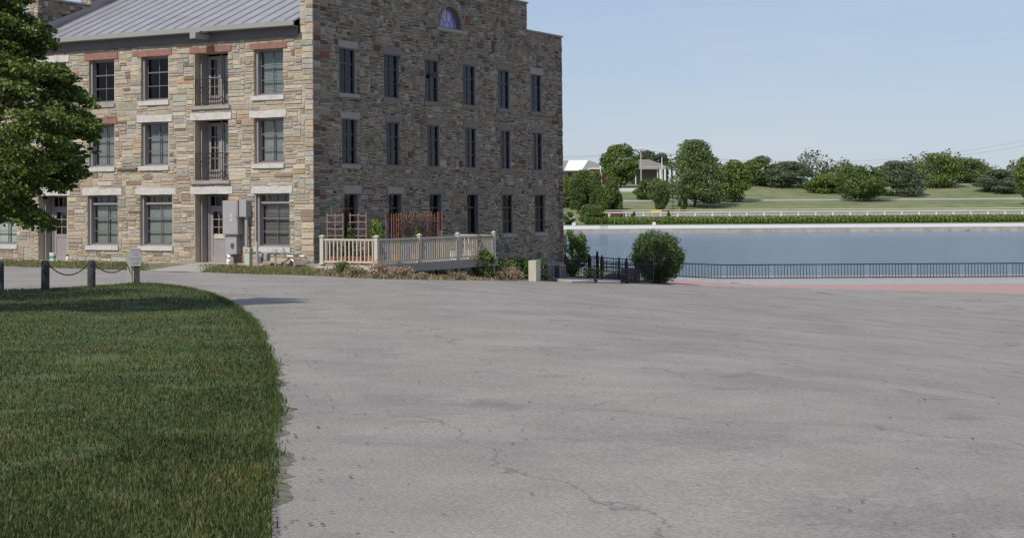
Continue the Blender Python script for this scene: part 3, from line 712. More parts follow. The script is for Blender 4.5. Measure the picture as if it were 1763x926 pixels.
# party wall rising through the roof, stepped like the gable
b = MB(); pw = MB(); sf = MB(); fl = MB(); PX0, PX1 = -13.67, -13.14
mpP = lambda a, z, n: (PX1 + n, a, z); pr = random.Random(4)
for y0, y1, zt in ((-.002, 3.2, 10.44), (3.2, 6.2, 11.6), (6.2, 9, 12.8), (9, 14, 13.9), (14, 18, 11.8), (18, 21, 10.4)):
    b.box(PX0 + .004, PX1 - .004, y0 + .001, y1 - .001, 8.3, zt)
    if zt < 12: stones(pw, mpP, y0, y1, 8.6, zt, [], .06, .05, (3, 9), (2, 4), palG, pr, gap=.02)
    sf.box(PX0 - .05, PX1 + .06, y0 - .05, y1, zt + .001, zt + .07)
    stones(pw, lambda a, z, n, y=y0: (a, y - n, z), PX0, PX1, 8.3 if y0 < 1 else zt - 1.15, zt, [], .06, .05, (3, 6), (2, 4), palF, pr, gap=.02)
pwall = b.build('party_wall', M['mortar_gable'], mill); pw.build('stonework', M['stone_front'], pwall); sf.build('coping', M['mid_stone'], pwall)
for y0, y1 in ((.1, 3.2), (3.2, 8)):
    fl.hexa([(PX1 + .045, y0, rz(y0)), (PX1 + .055, y0, rz(y0)), (PX1 + .055, y1, rz(y1)), (PX1 + .045, y1, rz(y1)), (PX1 + .045, y0, rz(y0) + .42), (PX1 + .055, y0, rz(y0) + .42), (PX1 + .055, y1, rz(y1) + .24), (PX1 + .045, y1, rz(y1) + .24)])
fl.build('flashing', M['taupe'], pwall)
b = MB(); b.box(XL, PX0 - .06, .0, GW - .5, 8.3, 9.25); b.box(XL, PX0 - .06, -.06, 0, 9.15, 9.3); b.build('low_parapet', M['taupe'], mill)

# ------------------------------------------------------------------ things against the street front
def P0(u, v, y): # point on the plane Y = y under pixel
    d = ray(u, v); t = (y - CAM.y) / d.y; return CAM + d * t
cab = thing('electric_cabinet', 'tall grey steel electric cabinet with small stickers on the wall beside the middle door', 'electric cabinet', (-3.2, -.2, .8))
b = MB(); b.box(-3.72, -3.04, -.42, -.03, 1.05, 2.30); b.build('cabinet_body', M['utility'], cab, bevel=.012)
b = MB(); b.box(-3.69, -3.07, -.435, -.42, 1.08, 2.27); b.build('cabinet_door', M['utility'], cab, bevel=.005)
b = MB(); b.box(-3.36, -3.29, -.445, -.436, 1.74, 1.81); b.box(-3.36, -3.29, -.445, -.436, 1.64, 1.71); b.box(-3.36, -3.29, -.445, -.436, 1.54, 1.61); b.build('sticker', M['white'], cab)
b = MB(); b.box(-3.335, -3.315, -.449, -.446, 1.75, 1.80); b.box(-3.35, -3.30, -.449, -.446, 1.65, 1.665); b.box(-3.35, -3.30, -.449, -.446, 1.685, 1.70); b.box(-3.335, -3.315, -.449, -.446, 1.55, 1.60); b.build('numeral', M['black'], cab)
b = MB(); b.tube([(-3.12, -.44, 1.72), (-3.12, -.47, 1.74), (-3.05, -.48, 1.68)], .012, 6); b.build('handle', M['rust'], cab)
met = thing('electric_meter', 'grey electric meter box with a round glass meter under the tall cabinet', 'electric meter', (-3.3, -.2, .3))
b = MB(); b.box(-3.66, -3.16, -.33, -.03, .34, 1.04); b.build('meter_box', M['utility'], met, bevel=.012)
b = MB(); p = [(-3.36, -.33, .72), (-3.36, -.40, .72)]; b.tube(p, .085, 16); b.tube([(-3.36, -.40, .72), (-3.36, -.47, .72)], [.07, .055], 16); b.build('meter', M['steel'], met)
b = MB(); b.tube([(-3.44, -.18, -.1), (-3.44, -.18, .34)], .055, 10); b.build('conduit', M['utility'], met)
jb = thing('junction_box', 'small grey junction box with a thick pipe running down to the ground', 'junction box', (-2.85, -.15, 0))
b = MB(); b.box(-3.02, -2.70, -.36, -.03, 1.70, 2.30); b.build('box_body', M['utility'], jb, bevel=.01)
b = MB(); b.tube([(-2.80, -.2, -.1), (-2.80, -.2, 1.70)], .065, 12); b.tube([(-2.80, -.2, 1.64), (-2.80, -.2, 1.70)], .085, 12); b.build('conduit', M['utility'], jb)
pip = tag((lambda b: (b.tube([(-1.84, -.9, -.1), (-1.84, -.9, .82)], .045, 10), b)[1])(MB()).build('steel_bollard', M['utility']), 'slim grey steel bollard standing in front of the gas meter', 'bollard')
ped = thing('utility_pedestal', 'pale green telephone pedestal with an orange label beside the gas meter', 'utility pedestal', (-2.25, -.85, 0))
gm = mat('pale_green_plastic', (.42, .47, .38), .6, var=.06)
b = MB(); b.box(-2.36, -2.13, -.97, -.77, -.1, .54); b.build('pedestal_body', gm, ped, bevel=.015); b = MB(); b.box(-2.38, -2.11, -.99, -.75, .42, .60); b.build('pedestal_cap', gm, ped, bevel=.015)
om = mat('orange_label', (.75, .16, .05), .6); b = MB(); b.box(-2.31, -2.19, -.996, -.991, .46, .57); b.build('label_plate', om, ped)
gas = thing('gas_meter', 'grey gas meter set with regulator and pipes under the ground floor window', 'gas meter', (-1.3, -.5, 0))
b = MB()
b.tube([(-1.95, -.45, .42), (-.55, -.45, .42), (-.30, -.45, .42)], .025, 8); b.tube([(-1.35, -.45, -.1), (-1.35, -.45, .42)], .035, 8); b.tube([(-.62, -.3, -.1), (-.66, -.3, .12), (-.85, -.3, .22), (-1.02, -.3, .1), (-1.05, -.3, -.1)], .035, 8)
b.tube([(-.95, -.45, .42), (-.95, -.45, .3), (-.25, -.25, .3), (-.2, -.1, .2)], .022, 8); b.build('pipe', M['steel'], gas)
b = MB(); b.lathe(-1.35, -.45, [(.04, .34), (.13, .38), (.14, .42), (.06, .46), (.05, .52), (.02, .53)], 14); b.lathe(-1.0, -.45, [(.04, .36), (.15, .39), (.15, .43), (.05, .47), (.03, .6)], 14); b.build('regulator', M['steel'], gas, smooth=False)
b = MB(); b.box(-1.95, -1.62, -.62, -.36, .12, .40); b.build('meter_case', M['utility'], gas, bevel=.03)
mm = mat('mauve_cover', (.20, .13, .15), .6); b = MB(); b.tube([(-1.90, -.66, .16), (-1.90, -.62, .16)], .12, 14); b.build('dial', mm, gas)
# white ornament, bucket, bottle by the doors
def lathe_thing(name, label, cat, x, y, prof, m, n=16):
    b = MB(); z = gz(x, y); b.lathe(x, y, [(r, z + h) for r, h in prof], n); return tag(b.build(name, m, smooth=False), label, cat)
p = P0(91, 453, -.35); bk = thing('paint_bucket', 'white plastic bucket with green markings on the step of the left door', 'bucket', (p.x, -.35, 0))
b = MB(); b.lathe(p.x, -.35, [(.11, -.01), (.135, .28), (.145, .285), (.145, .31), (.0, .312)], 18); b.build('bucket_body', M['white'], bk)
gr_ = mat('green_print', (.10, .38, .28), .6); b = MB(); b.lathe(p.x, -.35, [(.123, .09), (.131, .20)], 18); b.build('print_band', gr_, bk)
p = P0(116, 450, -.3); bt_ = thing('spray_bottle', 'small white bottle with a black trigger at the foot of the left door', 'bottle', (p.x, -.3, 0))
b = MB(); b.lathe(p.x, -.3, [(.06, -.01), (.065, .12), (.03, .16), (.025, .19)], 12); b.build('bottle_body', M['white'], bt_)
b = MB(); b.box(p.x - .05, p.x + .06, -.33, -.27, .19, .24); b.build('trigger', M['black'], bt_)
p = P0(394, 455, -.55)   # white goose shaped ornament
b = MB(); x = p.x; y = -.55
b.tube([(x - .02, y, -.02), (x, y, .06), (x + .02, y, .14), (x + .03, y, .22), (x - .03, y, .30), (x - .09, y, .35)], [.05, .10, .10, .06, .04, .015], 10)
tag(b.build('garden_ornament', M['white'], smooth=True), 'small white bird shaped garden ornament below the electric meter', 'ornament')

# ------------------------------------------------------------------ posts, chains and sign on the lawn edge
def ground_at(u, v): return ongr(u, v, 70)
posts = []
for (u, v, w_, h_, lab) in ((0, 504, 14, .78, 'dark round timber post cut by the left edge of the picture'), (78, 504, 15, .80, 'dark round timber post holding the left chain'), (157.5, 501, 14.5, .78, 'dark round timber post between the two chains')):
    p = ground_at(u, v); d = (p - CAM).dot(FW); r = w_ / F * d / 2; t = thing('timber_post', lab, 'post', p, 'timber posts along the lawn edge')
    b = MB(); n = 14; b.lathe(p.x, p.y, [(r, p.z - .1), (r * .98, p.z + h_ * .5), (r * .96, p.z + h_ - .04), (r * .7, p.z + h_), (0.001, p.z + h_ + .005)], n); b.build('shaft', M['wood_dark'], t)
    b = MB(); e = -FH; b.tube([p + e * r * .9 + Vector((0, 0, h_ - .12)), p + e * (r + .03) + Vector((0, 0, h_ - .13))], .015, 6); b.build('chain_hook', M['iron'], t); posts.append((p, r, h_))
p4 = ground_at(235.5, 491); d4 = (p4 - CAM).dot(FW); st = thing('sign_post', 'square weathered timber post carrying a small pale notice board', 'sign', p4)
b = MB(); s = 4.6 / F * d4; c0 = p4
for dx in (0,):
    P = [];
    for z in (p4.z - .1, p4.z + .62):
        for a_, c_ in ((-s, -s), (s, -s), (s, s), (-s, s)): q = p4 + RH * a_ + FH * c_; P.append((q.x, q.y, z))
    b.hexa(P)
b.build('post_shaft', M['wood_dark'], st)
sm_ = mat('notice_white', (.36, .37, .38), .6, var=.08, vscale=8)
def pbox(b, c, a0, a1, z0, z1, n0, n1):  # box facing the camera side, centre c, a along RH, n toward camera
    P = []
    for z in (z0, z1):
        for a_, n_ in ((a0, n0), (a1, n0), (a1, n1), (a0, n1)): q = c + RH * a_ - FH * n_; P.append((q.x, q.y, c.z + z))
    b.hexa(P)
b = MB(); pbox(b, p4, -.17, .12, .52, 1.0, .09, .105); brd = b.build('notice_board', sm_, st)
tm = mat('faded_lettering', (.16, .12, .14), .8); tr_ = mat('faded_red_lettering', (.36, .10, .10), .8)
def text_lines(par, c, lines, m, n=.108):
    for i, (s_, a_, z_, sz) in enumerate(lines):
        cu = bpy.data.curves.new('t', 'FONT'); cu.body = s_; cu.size = sz; cu.extrude = .001; cu.align_x = 'CENTER'
        o = bpy.data.objects.new('t', cu); COL.objects.link(o); dg = bpy.context.evaluated_depsgraph_get(); dg.update()
        me = bpy.data.meshes.new_from_object(o.evaluated_get(dg)); bpy.data.objects.remove(o)
        mw = Matrix((RH, Vector((0, 0, 1)), -FH)).transposed().to_4x4(); mw.translation = c + RH * a_ - FH * n + Vector((0, 0, z_))
        me.transform(mw); me.materials.clear(); me.materials.append(m)
        k = bpy.data.objects.new('lettering', me); COL.objects.link(k); k.parent = par; k.matrix_parent_inverse = Matrix.Translation(-parent_loc(par))
text_lines(brd, p4, [('NOTICE', -.025, .92, .075), ('PARK HOURS', -.025, .72, .04), ('DAWN TO DUSK', -.025, .67, .035), ('NO DUMPING', -.025, .60, .038), ('NO FIRES', -.025, .55, .038)], tm)
text_lines(brd, p4, [('ALL VISITORS', -.025, .86, .036), ('WELCOME', -.025, .80, .036)], tr_)
p5 = ground_at(224, 491); b = MB(); pbox(b, p5, -.075, .06, -.1, .92, -.06, .06)
tag(b.build('pale_post', M['wood_pale'], bevel=.01), 'pale grey square post just left of the notice board', 'post')
ends = [posts[0], posts[1], posts[2]]
def chain(a, c, sag, lab):
    b = MB(); n = 26
    pts = []
    for i in range(n + 1):
        t = i / n; p = a.lerp(c, t); p.z -= sag * 4 * t * (1 - t); pts.append(p)
    for i in range(n):
        q = pts[i]; e = pts[i + 1]; d = (e - q)
        b.tube([q - d * .12, e + d * .12], .017 if i % 2 else .013, 5)
    tag(b.build('chain', M['iron']), lab, 'chain', 'chains hung between the posts')
def hook(k): p, r, h = posts[k]; return p - FH * (r * .2) + Vector((0, 0, h - .13))
chain(hook(1) + RH * posts[1][1], hook(2) - RH * posts[2][1], .24, 'sagging black chain between the two dark round posts')
chain(hook(2) + RH * posts[2][1], p5 - RH * .07 - FH * .05 + Vector((0, 0, .56)), .2, 'sagging black chain between the round post and the pale square post')
chain(hook(0) + RH * posts[0][1], hook(1) - RH * posts[1][1], -.0 + .27, 'sagging black chain at the left edge of the picture') if False else None

# ------------------------------------------------------------------ foliage helpers
def leaves(b, c, rx, ry, rz_, n, size, pal, rng, shell=.75, up=.35, flat=1.0):
    for _ in range(n):
        while True:
            x, y, z = rng.uniform(-1, 1), rng.uniform(-1, 1), rng.uniform(-1, 1); r = math.sqrt(x * x + y * y + z * z)
            if .05 < r <= 1: break
        if rng.random() < shell: k = rng.uniform(.8, 1.05) / r; x *= k; y *= k; z *= k
        p = Vector((c[0] + x * rx, c[1] + y * ry, c[2] + z * rz_))
        nrm = Vector((x + rng.gauss(0, .6), y + rng.gauss(0, .6), z + up + rng.gauss(0, .6))).normalized()
        t = nrm.cross(Vector((rng.gauss(0, 1), rng.gauss(0, 1), rng.gauss(0, 1)))).normalized(); q = nrm.cross(t)
        s = size * rng.uniform(.6, 1.35); col = rng.choice(pal); f = rng.uniform(.75, 1.25); col = (col[0] * f, col[1] * f, col[2] * f)
        i = len(b.v); fold = nrm * (s * .18)
        b.v += [tuple(p - t * s * .6), tuple(p + q * s * .36 + fold), tuple(p + t * s * .6), tuple(p - q * s * .36 + fold)]
        b.f.append((i, i + 1, i + 2, i + 3)); b.c.append(col)
PALM = [(.13, .19, .04), (.165, .23, .045), (.10, .155, .032), (.21, .27, .06), (.075, .12, .028)]
PALN = [(.125, .175, .034), (.155, .21, .04), (.09, .135, .026), (.21, .26, .06), (.06, .095, .02)]
PALD = [(.065, .105, .032), (.09, .135, .038), (.11, .16, .045), (.07, .11, .032)]
PALJ = [(.09, .135, .045), (.115, .165, .05), (.07, .11, .04), (.15, .21, .055)]
PALY = [(.17, .25, .04), (.22, .31, .05), (.13, .20, .035)]
PALG = [(.11, .15, .08), (.135, .175, .09), (.09, .125, .07)]

def tree(label, cat, base, h, cr, ch, pal, n, size, seed, blobs=26, trunk_r=.25, group=None, form='round', cz=None, name='broadleaf_tree', depth=1.0, trunk=True):
    """crown of half-width cr and height ch, made of many leaf clumps round a branching trunk"""
    rg = random.Random(seed); base = Vector(base); t = thing(name, label, cat, base, group)
    zc = base.z + h - ch / 2 if cz is None else cz
    tb = MB()
    tb.tube([base + Vector((0, 0, -.3)), base + Vector((rg.uniform(-.1, .1) * cr * .2, 0, (h - ch) + ch * .3)), base + Vector((0, 0, h * .85))], [trunk_r, trunk_r * .7, trunk_r * .2], 8)
    cb = MB()
    for k in range(blobs):
        a = rg.uniform(0, 2 * math.pi); t_ = (k + .5) / blobs; zz = -1 + 2 * t_ + rg.uniform(-.1, .1); zz = max(-.95, min(.95, zz))
        if form == 'round': rr_ = math.sqrt(max(0, 1 - zz * zz))
        elif form == 'cone': rr_ = (1 - (zz + 1) / 2) ** .8 * .95 + .1
        elif form == 'oval': rr_ = math.sqrt(max(0, 1 - abs(zz) ** 2.6))
        elif form == 'layer': rr_ = (1 - max(0, zz)) * .9 + .15
        else: rr_ = 1
        bs = (.30 + rg.uniform(-.06, .12)) if form not in ('layer',) else .34 + rg.uniform(-.05, .1)
        rd = rr_ * (1 - bs * .8) * math.sqrt(rg.uniform(.35, 1))
        c = (base.x + math.cos(a) * cr * rd, base.y + math.sin(a) * cr * depth * rd, zc + zz * ch / 2 * (1 - bs * .5))
        bz = bs * ch / 2 * (.8 if form != 'layer' else .42)
        if form == 'cone': bz = bs * ch / 2 * 1.0
        leaves(cb, c, cr * bs * (1.0 if form != 'cone' else .8), cr * bs * depth * (1.0 if form != 'cone' else .8), bz, n // blobs, size, pal, rg)
        if k % 3 == 0: tb.tube([(base.x, base.y, base.z + (h - ch) + (c[2] - base.z - h + ch) * .5), c], [trunk_r * .3, trunk_r * .1], 5)
    tb.build('trunk', M['bark'], t); cb.build('crown', M['leaf'], t); return t

# near maple at the left: sprays of leaves within the outline of its crown
def near_tree():
    rg = random.Random(77); D = 33.0
    c0 = at(-48, 352, D); base = Vector((c0.x, c0.y, gz(c0.x, c0.y)))
    t = thing('maple_tree', 'big leafy green tree at the left edge in front of the mill', 'tree', base)
    edge = [(-260, 90), (-160, 100), (-80, 60), (0, 46), (30, 62), (60, 98), (72, 96), (84, 76), (98, 64), (108, 70), (115, 100), (120, 134), (127, 134), (138, 112), (160, 150), (172, 166), (185, 148), (208, 176), (225, 168), (245, 165), (262, 150), (290, 150), (300, 128), (320, 108), (335, 72), (350, 62), (366, 66), (372, 96), (384, 100), (388, 84)]
    def ux(v):
        for (v0, u0), (v1, u1) in zip(edge[:-1], edge[1:]):
            if v0 <= v <= v1: return u0 + (u1 - u0) * (v - v0) / (v1 - v0)
        return -60
    tb = MB(); cb = MB(); px = D / F
    tb.tube([base + Vector((0, 0, -.3)), base + Vector((0, 0, 1.8)), base + Vector((.1, 0, 4)), base + Vector((0, .1, 8.5))], [.2, .16, .12, .05], 10)
    from mathutils import noise
    k = 0
    while k < 1050:
        v = rg.uniform(-150, 388); um = ux(v); half = um + 48
        s_ = rg.choice((1, 1, 1, 1, -1)); f = rg.random() ** .5
        u = -48 + s_ * half * f
        if u > um - 7: continue
        if 28 < u < 54 and 2 < v < 42: continue
        if v > 368 and u < 36: continue
        dd = math.sqrt(max(0.02, 1 - f * f)) * half * px * .9
        w = D + rg.uniform(-dd, dd)
        if noise.noise(Vector((u * .022, v * .042, w * 1.1))) < -.02: continue      # gaps between the tiers of branches
        c = at(u, v, w)
        sz = rg.uniform(.10, .24) * (.8 if f > .85 else 1.2)
        # a spray: leaves strung along a drooping twig that points outwards
        out = (RH * s_ * (.35 + f) + FH * rg.uniform(-1, 1) * .7).normalized(); L_ = rg.uniform(.25, .6)
        for q in range(5):
            tq = q / 4; cc = c + out * L_ * (tq - .6) + Vector((0, 0, .06 - .16 * tq * tq)); sq = sz * (1.1 - .6 * tq)
            leaves(cb, cc, sq * 1.1, sq * 1.1, sq * .38, 15, .074, PALN, rg, shell=.2, up=.9)
        if k % 8 == 0: tb.tube([(base.x, base.y, max(base.z + 1.6, c.z - 1.2 * f - .4)), ((base.x + c.x) / 2, (base.y + c.y) / 2, c.z - .15), c], [.05, .03, .008], 5)
        k += 1
    tb.build('trunk', M['bark'], t); cb.build('crown', M['leaf'], t)
near_tree()
NT = True

def shrub(label, cat, c, rx, rz_, pal, n, size, seed, name='shrub', group=None, ry=None, sprays=60, zsq=1.0):
    rg = random.Random(seed); t = thing(name, label, cat, (c[0], c[1], c[2] - rz_), group); tb = MB(); cb = MB(); ry = ry or rx
    for k in range(sprays):
        while True:
            x, y, z = rg.uniform(-1, 1), rg.uniform(-1, 1), rg.uniform(-1, 1)
            if x * x + y * y + z * z < 1: break
        r = math.sqrt(x * x + y * y + z * z); g = rg.uniform(.72, .93) / max(r, .15); x *= g; y *= g; z *= g
        k_ = 1 if z > 0 else 1 + z * .28     # narrower foot
        cc = (c[0] + x * rx * k_, c[1] + y * ry * k_, c[2] + z * rz_)
        s = rg.uniform(.16, .27)
        leaves(cb, cc, rx * s, ry * s, rz_ * s * 1.15, n // sprays, size, pal, rg, shell=.4)
        if k % 3 == 0: tb.tube([(c[0], c[1], c[2] - rz_ - .05), cc], [.03, .01], 5)
    tb.build('stem', M['bark'], t); cb.build('foliage', M['leaf'], t); return t

def scatter(name, label, cat, region, n, hr, pal, rng, spread=.5, wd=.012, kind='stuff', lean=.35, zf=None, group=None):
    """grass blades / stalks; region() gives a ground point"""
    b = MB()
    for _ in range(n):
        p = region(rng); h = rng.uniform(*hr); a = rng.uniform(0, 6.28); dx, dy = math.cos(a), math.sin(a)
        c = rng.choice(pal); f = rng.uniform(.7, 1.3)
        if name == 'grass':      # mown turf is patchy: drier and lusher spots
            q_ = mnoise.noise(Vector((p.x * .55, p.y * .55, 0))) + .5 * mnoise.noise(Vector((p.x * 2.1, p.y * 2.1, 3)))
            f *= 1 + .45 * q_; c = (c[0] * (1 + max(0, q_) * .25), c[1], c[2])
            if mnoise.noise(Vector((p.x * .9 + 9, p.y * .9, 5))) > .28 and rng.random() < .6: continue
        c = tuple(q * f for q in c)
        l = rng.gauss(0, lean) * h; a2 = rng.uniform(0, 6.28); tip = (p.x + math.cos(a2) * l, p.y + math.sin(a2) * l, p.z + h)
        w = wd * rng.uniform(.6, 1.5)
        b.face([(p.x - dx * w, p.y - dy * w, p.z - .01), (p.x + dx * w, p.y + dy * w, p.z - .01), tip], c)
    o = b.build(name, M['blade']); 
    if kind: o['kind'] = kind
    if label: o['label'] = label; o['category'] = cat
    if group: o['group'] = group
    return o

q = wl(36.5, -11.0); q.z = gz(q.x, q.y)
tree('leafy tree added out of view beyond the left edge to shade the lawn', 'tree', q, 7.4, 2.9, 5.0, PALM, 9000, .16, 71, blobs=60, trunk_r=.2)  # unseen tree, added for the shade it casts on lawn and posts
# ------------------------------------------------------------------ deck at the corner
deck = thing('timber_deck', 'raised deck with cream railings at the near corner of the mill', 'deck', (1.7, 4, -.3))
DZ = .03; FX0, FX1, FY, EY = .77, 3.0, -.62, 8.2; BX = .62
b = MB()
y = FY + .02
while y < EY: b.box(.06, FX1 + .03, y, y + .135, DZ - .04, DZ); y += .145
b.build('deck_boards', M['deck_grey'], deck)
b = MB(); b.box(FX1 + .035, FX1 + .085, FY, EY + .15, -.27, DZ - .004); b.box(.1, FX1 + .03, EY + .13, EY + .17, -.27, DZ); b.build('edge_beam', M['deck_grey'], deck)
b = MB(); rough_block(mpF, .35, FX1 + .12, -.36, -.02, -.4, .72, random.Random(2), .03).build('foundation', M['concrete'], deck)
b = MB()
for yy in (2.3, 5.2, 8.1): b.box(FX1 - .1, FX1 + .03, yy, yy + .13, -1.2, DZ - .045); b.box(.4, .53, yy, yy + .13, -1.2, DZ - .045)
b.build('support_post', M['deck_grey'], deck)
def rail_post(x, y, s=.055, z0=DZ):
    b = MB(); b.box(x - s, x + s, y - s, y + s, z0, 1.0); p = b.build('post', M['cream'], deck)
    c = MB(); c.box(x - s - .03, x + s + .03, y - s - .03, y + s + .03, 1.0, 1.03); c.hexa([(x - s - .01, y - s - .01, 1.03), (x + s + .01, y - s - .01, 1.03), (x + s + .01, y + s + .01, 1.03), (x - s - .01, y + s + .01, 1.03), (x - .02, y - .02, 1.07), (x + .02, y - .02, 1.07), (x + .02, y + .02, 1.07), (x - .02, y + .02, 1.07)])
    c.build('post_cap', M['cream'], p)
    k = MB(); k.box(x - s - .02, x + s + .02, y - s - .02, y + s + .02, z0, z0 + .06); k.build('post_base', M['cream'], p)
def rail_span(x0, y0, x1, y1, zt=.93):
    b = MB(); L = math.hypot(x1 - x0, y1 - y0); ux_, uy = (x1 - x0) / L, (y1 - y0) / L; nx, ny = -uy, ux_
    def seg(s0, s1, hw, z0, z1):
        P = []
        for z in (z0, z1):
            for s_, w_ in ((s0, -hw), (s1, -hw), (s1, hw), (s0, hw)): P.append((x0 + ux_ * s_ + nx * w_, y0 + uy * s_ + ny * w_, z))
        b.hexa(P)
    seg(.055, L - .055, .03, zt - .06, zt); seg(.055, L - .055, .022, DZ + .07, DZ + .13)
    n = int(L / .155)
    for i in range(1, n): s_ = L * i / n; seg(s_ - .021, s_ + .021, .020, DZ + .13, zt - .06)
    b.build('railing', M['cream'], deck)
PO = [(FX0, FY), (FX1, FY), (FX1, 2.35), (FX1, 5.25), (FX1, EY), (BX, EY)]
for x, y in PO: rail_post(x, y, .07 if y == FY else .055)
for (x0, y0), (x1, y1) in zip(PO[:-1], PO[1:]): rail_span(x0, y0, x1, y1)
# trellises and pots on the deck
def trellis(x0, x1, y, z0, z1, lab):
    b = MB(); n = 3
    for i in range(n): x = x0 + .04 + (x1 - x0 - .08) * i / (n - 1); b.box(x - .012, x + .012, y - .012, y + .012, z0, z1 + .04)
    for i in range(6): z = 1.75 - i * .238; b.box(x0, x1, y - .026, y - .013, z - .012, z + .012)
    tag(b.build('trellis', mat('faded_red_wood', (.33, .21, .18), .8, var=.2)), lab, 'trellis', 'pair of square trellises on the deck')
trellis(.62, 1.36, -.12, DZ, 1.80, 'left one of two square red trellises on the deck'); trellis(1.58, 2.32, -.12, DZ, 1.80, 'right one of two square red trellises on the deck')
rg = random.Random(31)
scr = thing('stick_screen', 'tall screen of rusty red sticks overgrown with dry brown vines beside the gable wall', 'screen', (1.6, 4, DZ))
b = MB(); ya, yb = 2.55, 7.2; n = 25
for i in range(n):
    y = ya + (yb - ya) * i / (n - 1)
    if rg.random() < .12: continue
    y += rg.uniform(-.05, .05); b.box(1.25 - .009, 1.25 + .009, y - .009, y + .009, DZ, 1.83 + rg.uniform(-.06, .04))
for z in (.35, 1.0, 1.6): b.box(1.262, 1.28, ya, yb, z - .01, z + .01)
b.build('sticks', M['rust'], scr)
b = MB()
PALV = [(.22, .14, .11), (.17, .12, .09), (.27, .18, .15), (.20, .17, .12)]
for i in range(60):
    y = rg.uniform(3.9, 6.5)
    z = rg.uniform(.2, 1.72)
    leaves(b, (1.32, y, z), .08, .22, .16, 26, .06, PALV, rg, shell=.2)
for i in range(80):
    y = rg.uniform(3.7, 6.6); b.tube([(1.3, y, DZ), (1.33, y + rg.uniform(-.15, .15), rg.uniform(.8, 1.3)), (1.32, y + rg.uniform(-.3, .3), rg.uniform(1.4, 1.75))], .008, 4, col=rg.choice(PALV))
b.build('dry_vine', M['leaf'], scr)
PALF = [(.10, .17, .03), (.14, .22, .04), (.07, .13, .03)]
def potplant(x, y, r, h, ph, pal, nl, lab, pl, seed, lean=0, size=.07, rad_=.22, flower=None):
    rg = random.Random(seed); t = thing('potted_plant', lab, 'potted plant', (x, y, DZ)); b = MB()
    b.lathe(x, y, [(r * .72, DZ), (r, DZ + h * .86), (r * 1.1, DZ + h * .87), (r * 1.1, DZ + h), (r * .9, DZ + h), (r * .85, DZ + h * .9)], 14); b.build('pot', pl, t)
    b = MB(); st_ = MB()
    for k in range(9):
        a = rg.uniform(0, 6.28); q = (x + math.cos(a) * rad_ * rg.random() * .7 + lean, y + math.sin(a) * rad_ * rg.random(), DZ + h + ph * rg.uniform(.3, 1))
        st_.tube([(x, y, DZ + h * .9), q], .007, 4); leaves(b, q, rad_ * .5, rad_ * .5, ph * .22, nl // 9, size, pal, rg, shell=.2)
    st_.build('stems', M['bark'], t); b.build('foliage', M['leaf'], t)
    if flower:
        b = MB(); leaves(b, (x + lean, y, DZ + h + ph * .8), rad_, rad_, ph * .35, 26, .06, flower, rg, shell=.5); b.build('blossom', M['leaf'], t)
tc_ = M['terracotta']; wp = M['white']
potplant(1.05, -.30, .15, .26, .55, PALF, 150, 'slim green plant in a terracotta pot at the left end of the front railing', tc_, 1)
potplant(1.42, -.28, .16, .27, .35, PALF, 90, 'low plant in a terracotta pot behind the left trellis foot', tc_, 2, flower=[(.7, .7, .7)])
potplant(1.72, -.20, .15, .28, 1.02, PALF, 330, 'tall bushy plant in a terracotta pot between the two trellises', tc_, 3)
potplant(2.10, -.30, .17, .28, .32, PALF, 80, 'low terracotta pot of herbs behind the right trellis foot', tc_, 4, flower=[(.75, .72, .7)])
potplant(2.58, -.30, .17, .32, .25, PALF, 60, 'terracotta pot beside the corner post of the deck', tc_, 5)
potplant(2.50, .35, .18, .34, 1.12, PALY, 420, 'yellow green leafy shrub in a pot by the corner post of the deck', tc_, 6, rad_=.34, size=.1, lean=-.05)
potplant(2.35, 1.9, .17, .3, .55, PALF, 160, 'green plant in a pot behind the near part of the side railing', tc_, 7)
potplant(2.3, 3.3, .17, .3, .85, PALF, 170, 'green plant in a pot beside the middle railing post', tc_, 8)
potplant(2.2, 6.4, .17, .3, .25, PALF, 90, 'pot of pink flowers behind the far part of the side railing', wp, 9, flower=[(.55, .16, .42), (.7, .3, .6)])
potplant(2.45, 7.3, .17, .3, .32, PALF, 90, 'pot of purple and white flowers near the far end of the deck', wp, 10, flower=[(.42, .16, .42), (.7, .7, .7)])
potplant(2.1, 8.2, .17, .3, .45, PALF, 90, 'pot of white flowers in the far corner of the deck', wp, 12, flower=[(.75, .75, .72)])

# ------------------------------------------------------------------ plants along the road edge
rg = random.Random(51)
def band(pix, depth_px):
    """ground region just behind an edge given in the photograph"""
    def f(r):
        while True:
            i = r.randrange(len(pix) - 1); t = r.random(); u = pix[i][0] + (pix[i + 1][0] - pix[i][0]) * t
            v = pix[i][1] + (pix[i + 1][1] - pix[i][1]) * t - r.random() * depth_px
            p = ongr_c(u, v)
            if p.x > .1 or p.y < -.12: return p
    return f
_cache = {}
def ongr_c(u, v):
    k = (round(u / 4), round(v * 2))
    if k not in _cache: _cache[k] = ongr(k[0] * 4, k[1] / 2)
    p = _cache[k].copy(); p.x += rg.uniform(-.18, .18); p.y += rg.uniform(-.25, .25)
    p.z = gz(p.x, p.y); return p
PGR = [(.10, .15, .035), (.13, .17, .045), (.16, .16, .06), (.08, .12, .03)]
PDRY = [(.30, .24, .14), (.25, .19, .11), (.16, .16, .06), (.11, .14, .045)]
PPINK = [(.42, .26, .20), (.50, .33, .26), (.36, .21, .16), (.44, .34, .25), (.24, .21, .11)]
EL = [(-60, 459), (0, 458.5), (100, 462), (200, 464.5), (245, 466)]
scatter('weeds', 'low green weeds along the foot of the wall left of the concrete walk', 'weeds', band(EL, 12), 6500, (.02, .10), PGR + PDRY, rg, wd=.015)
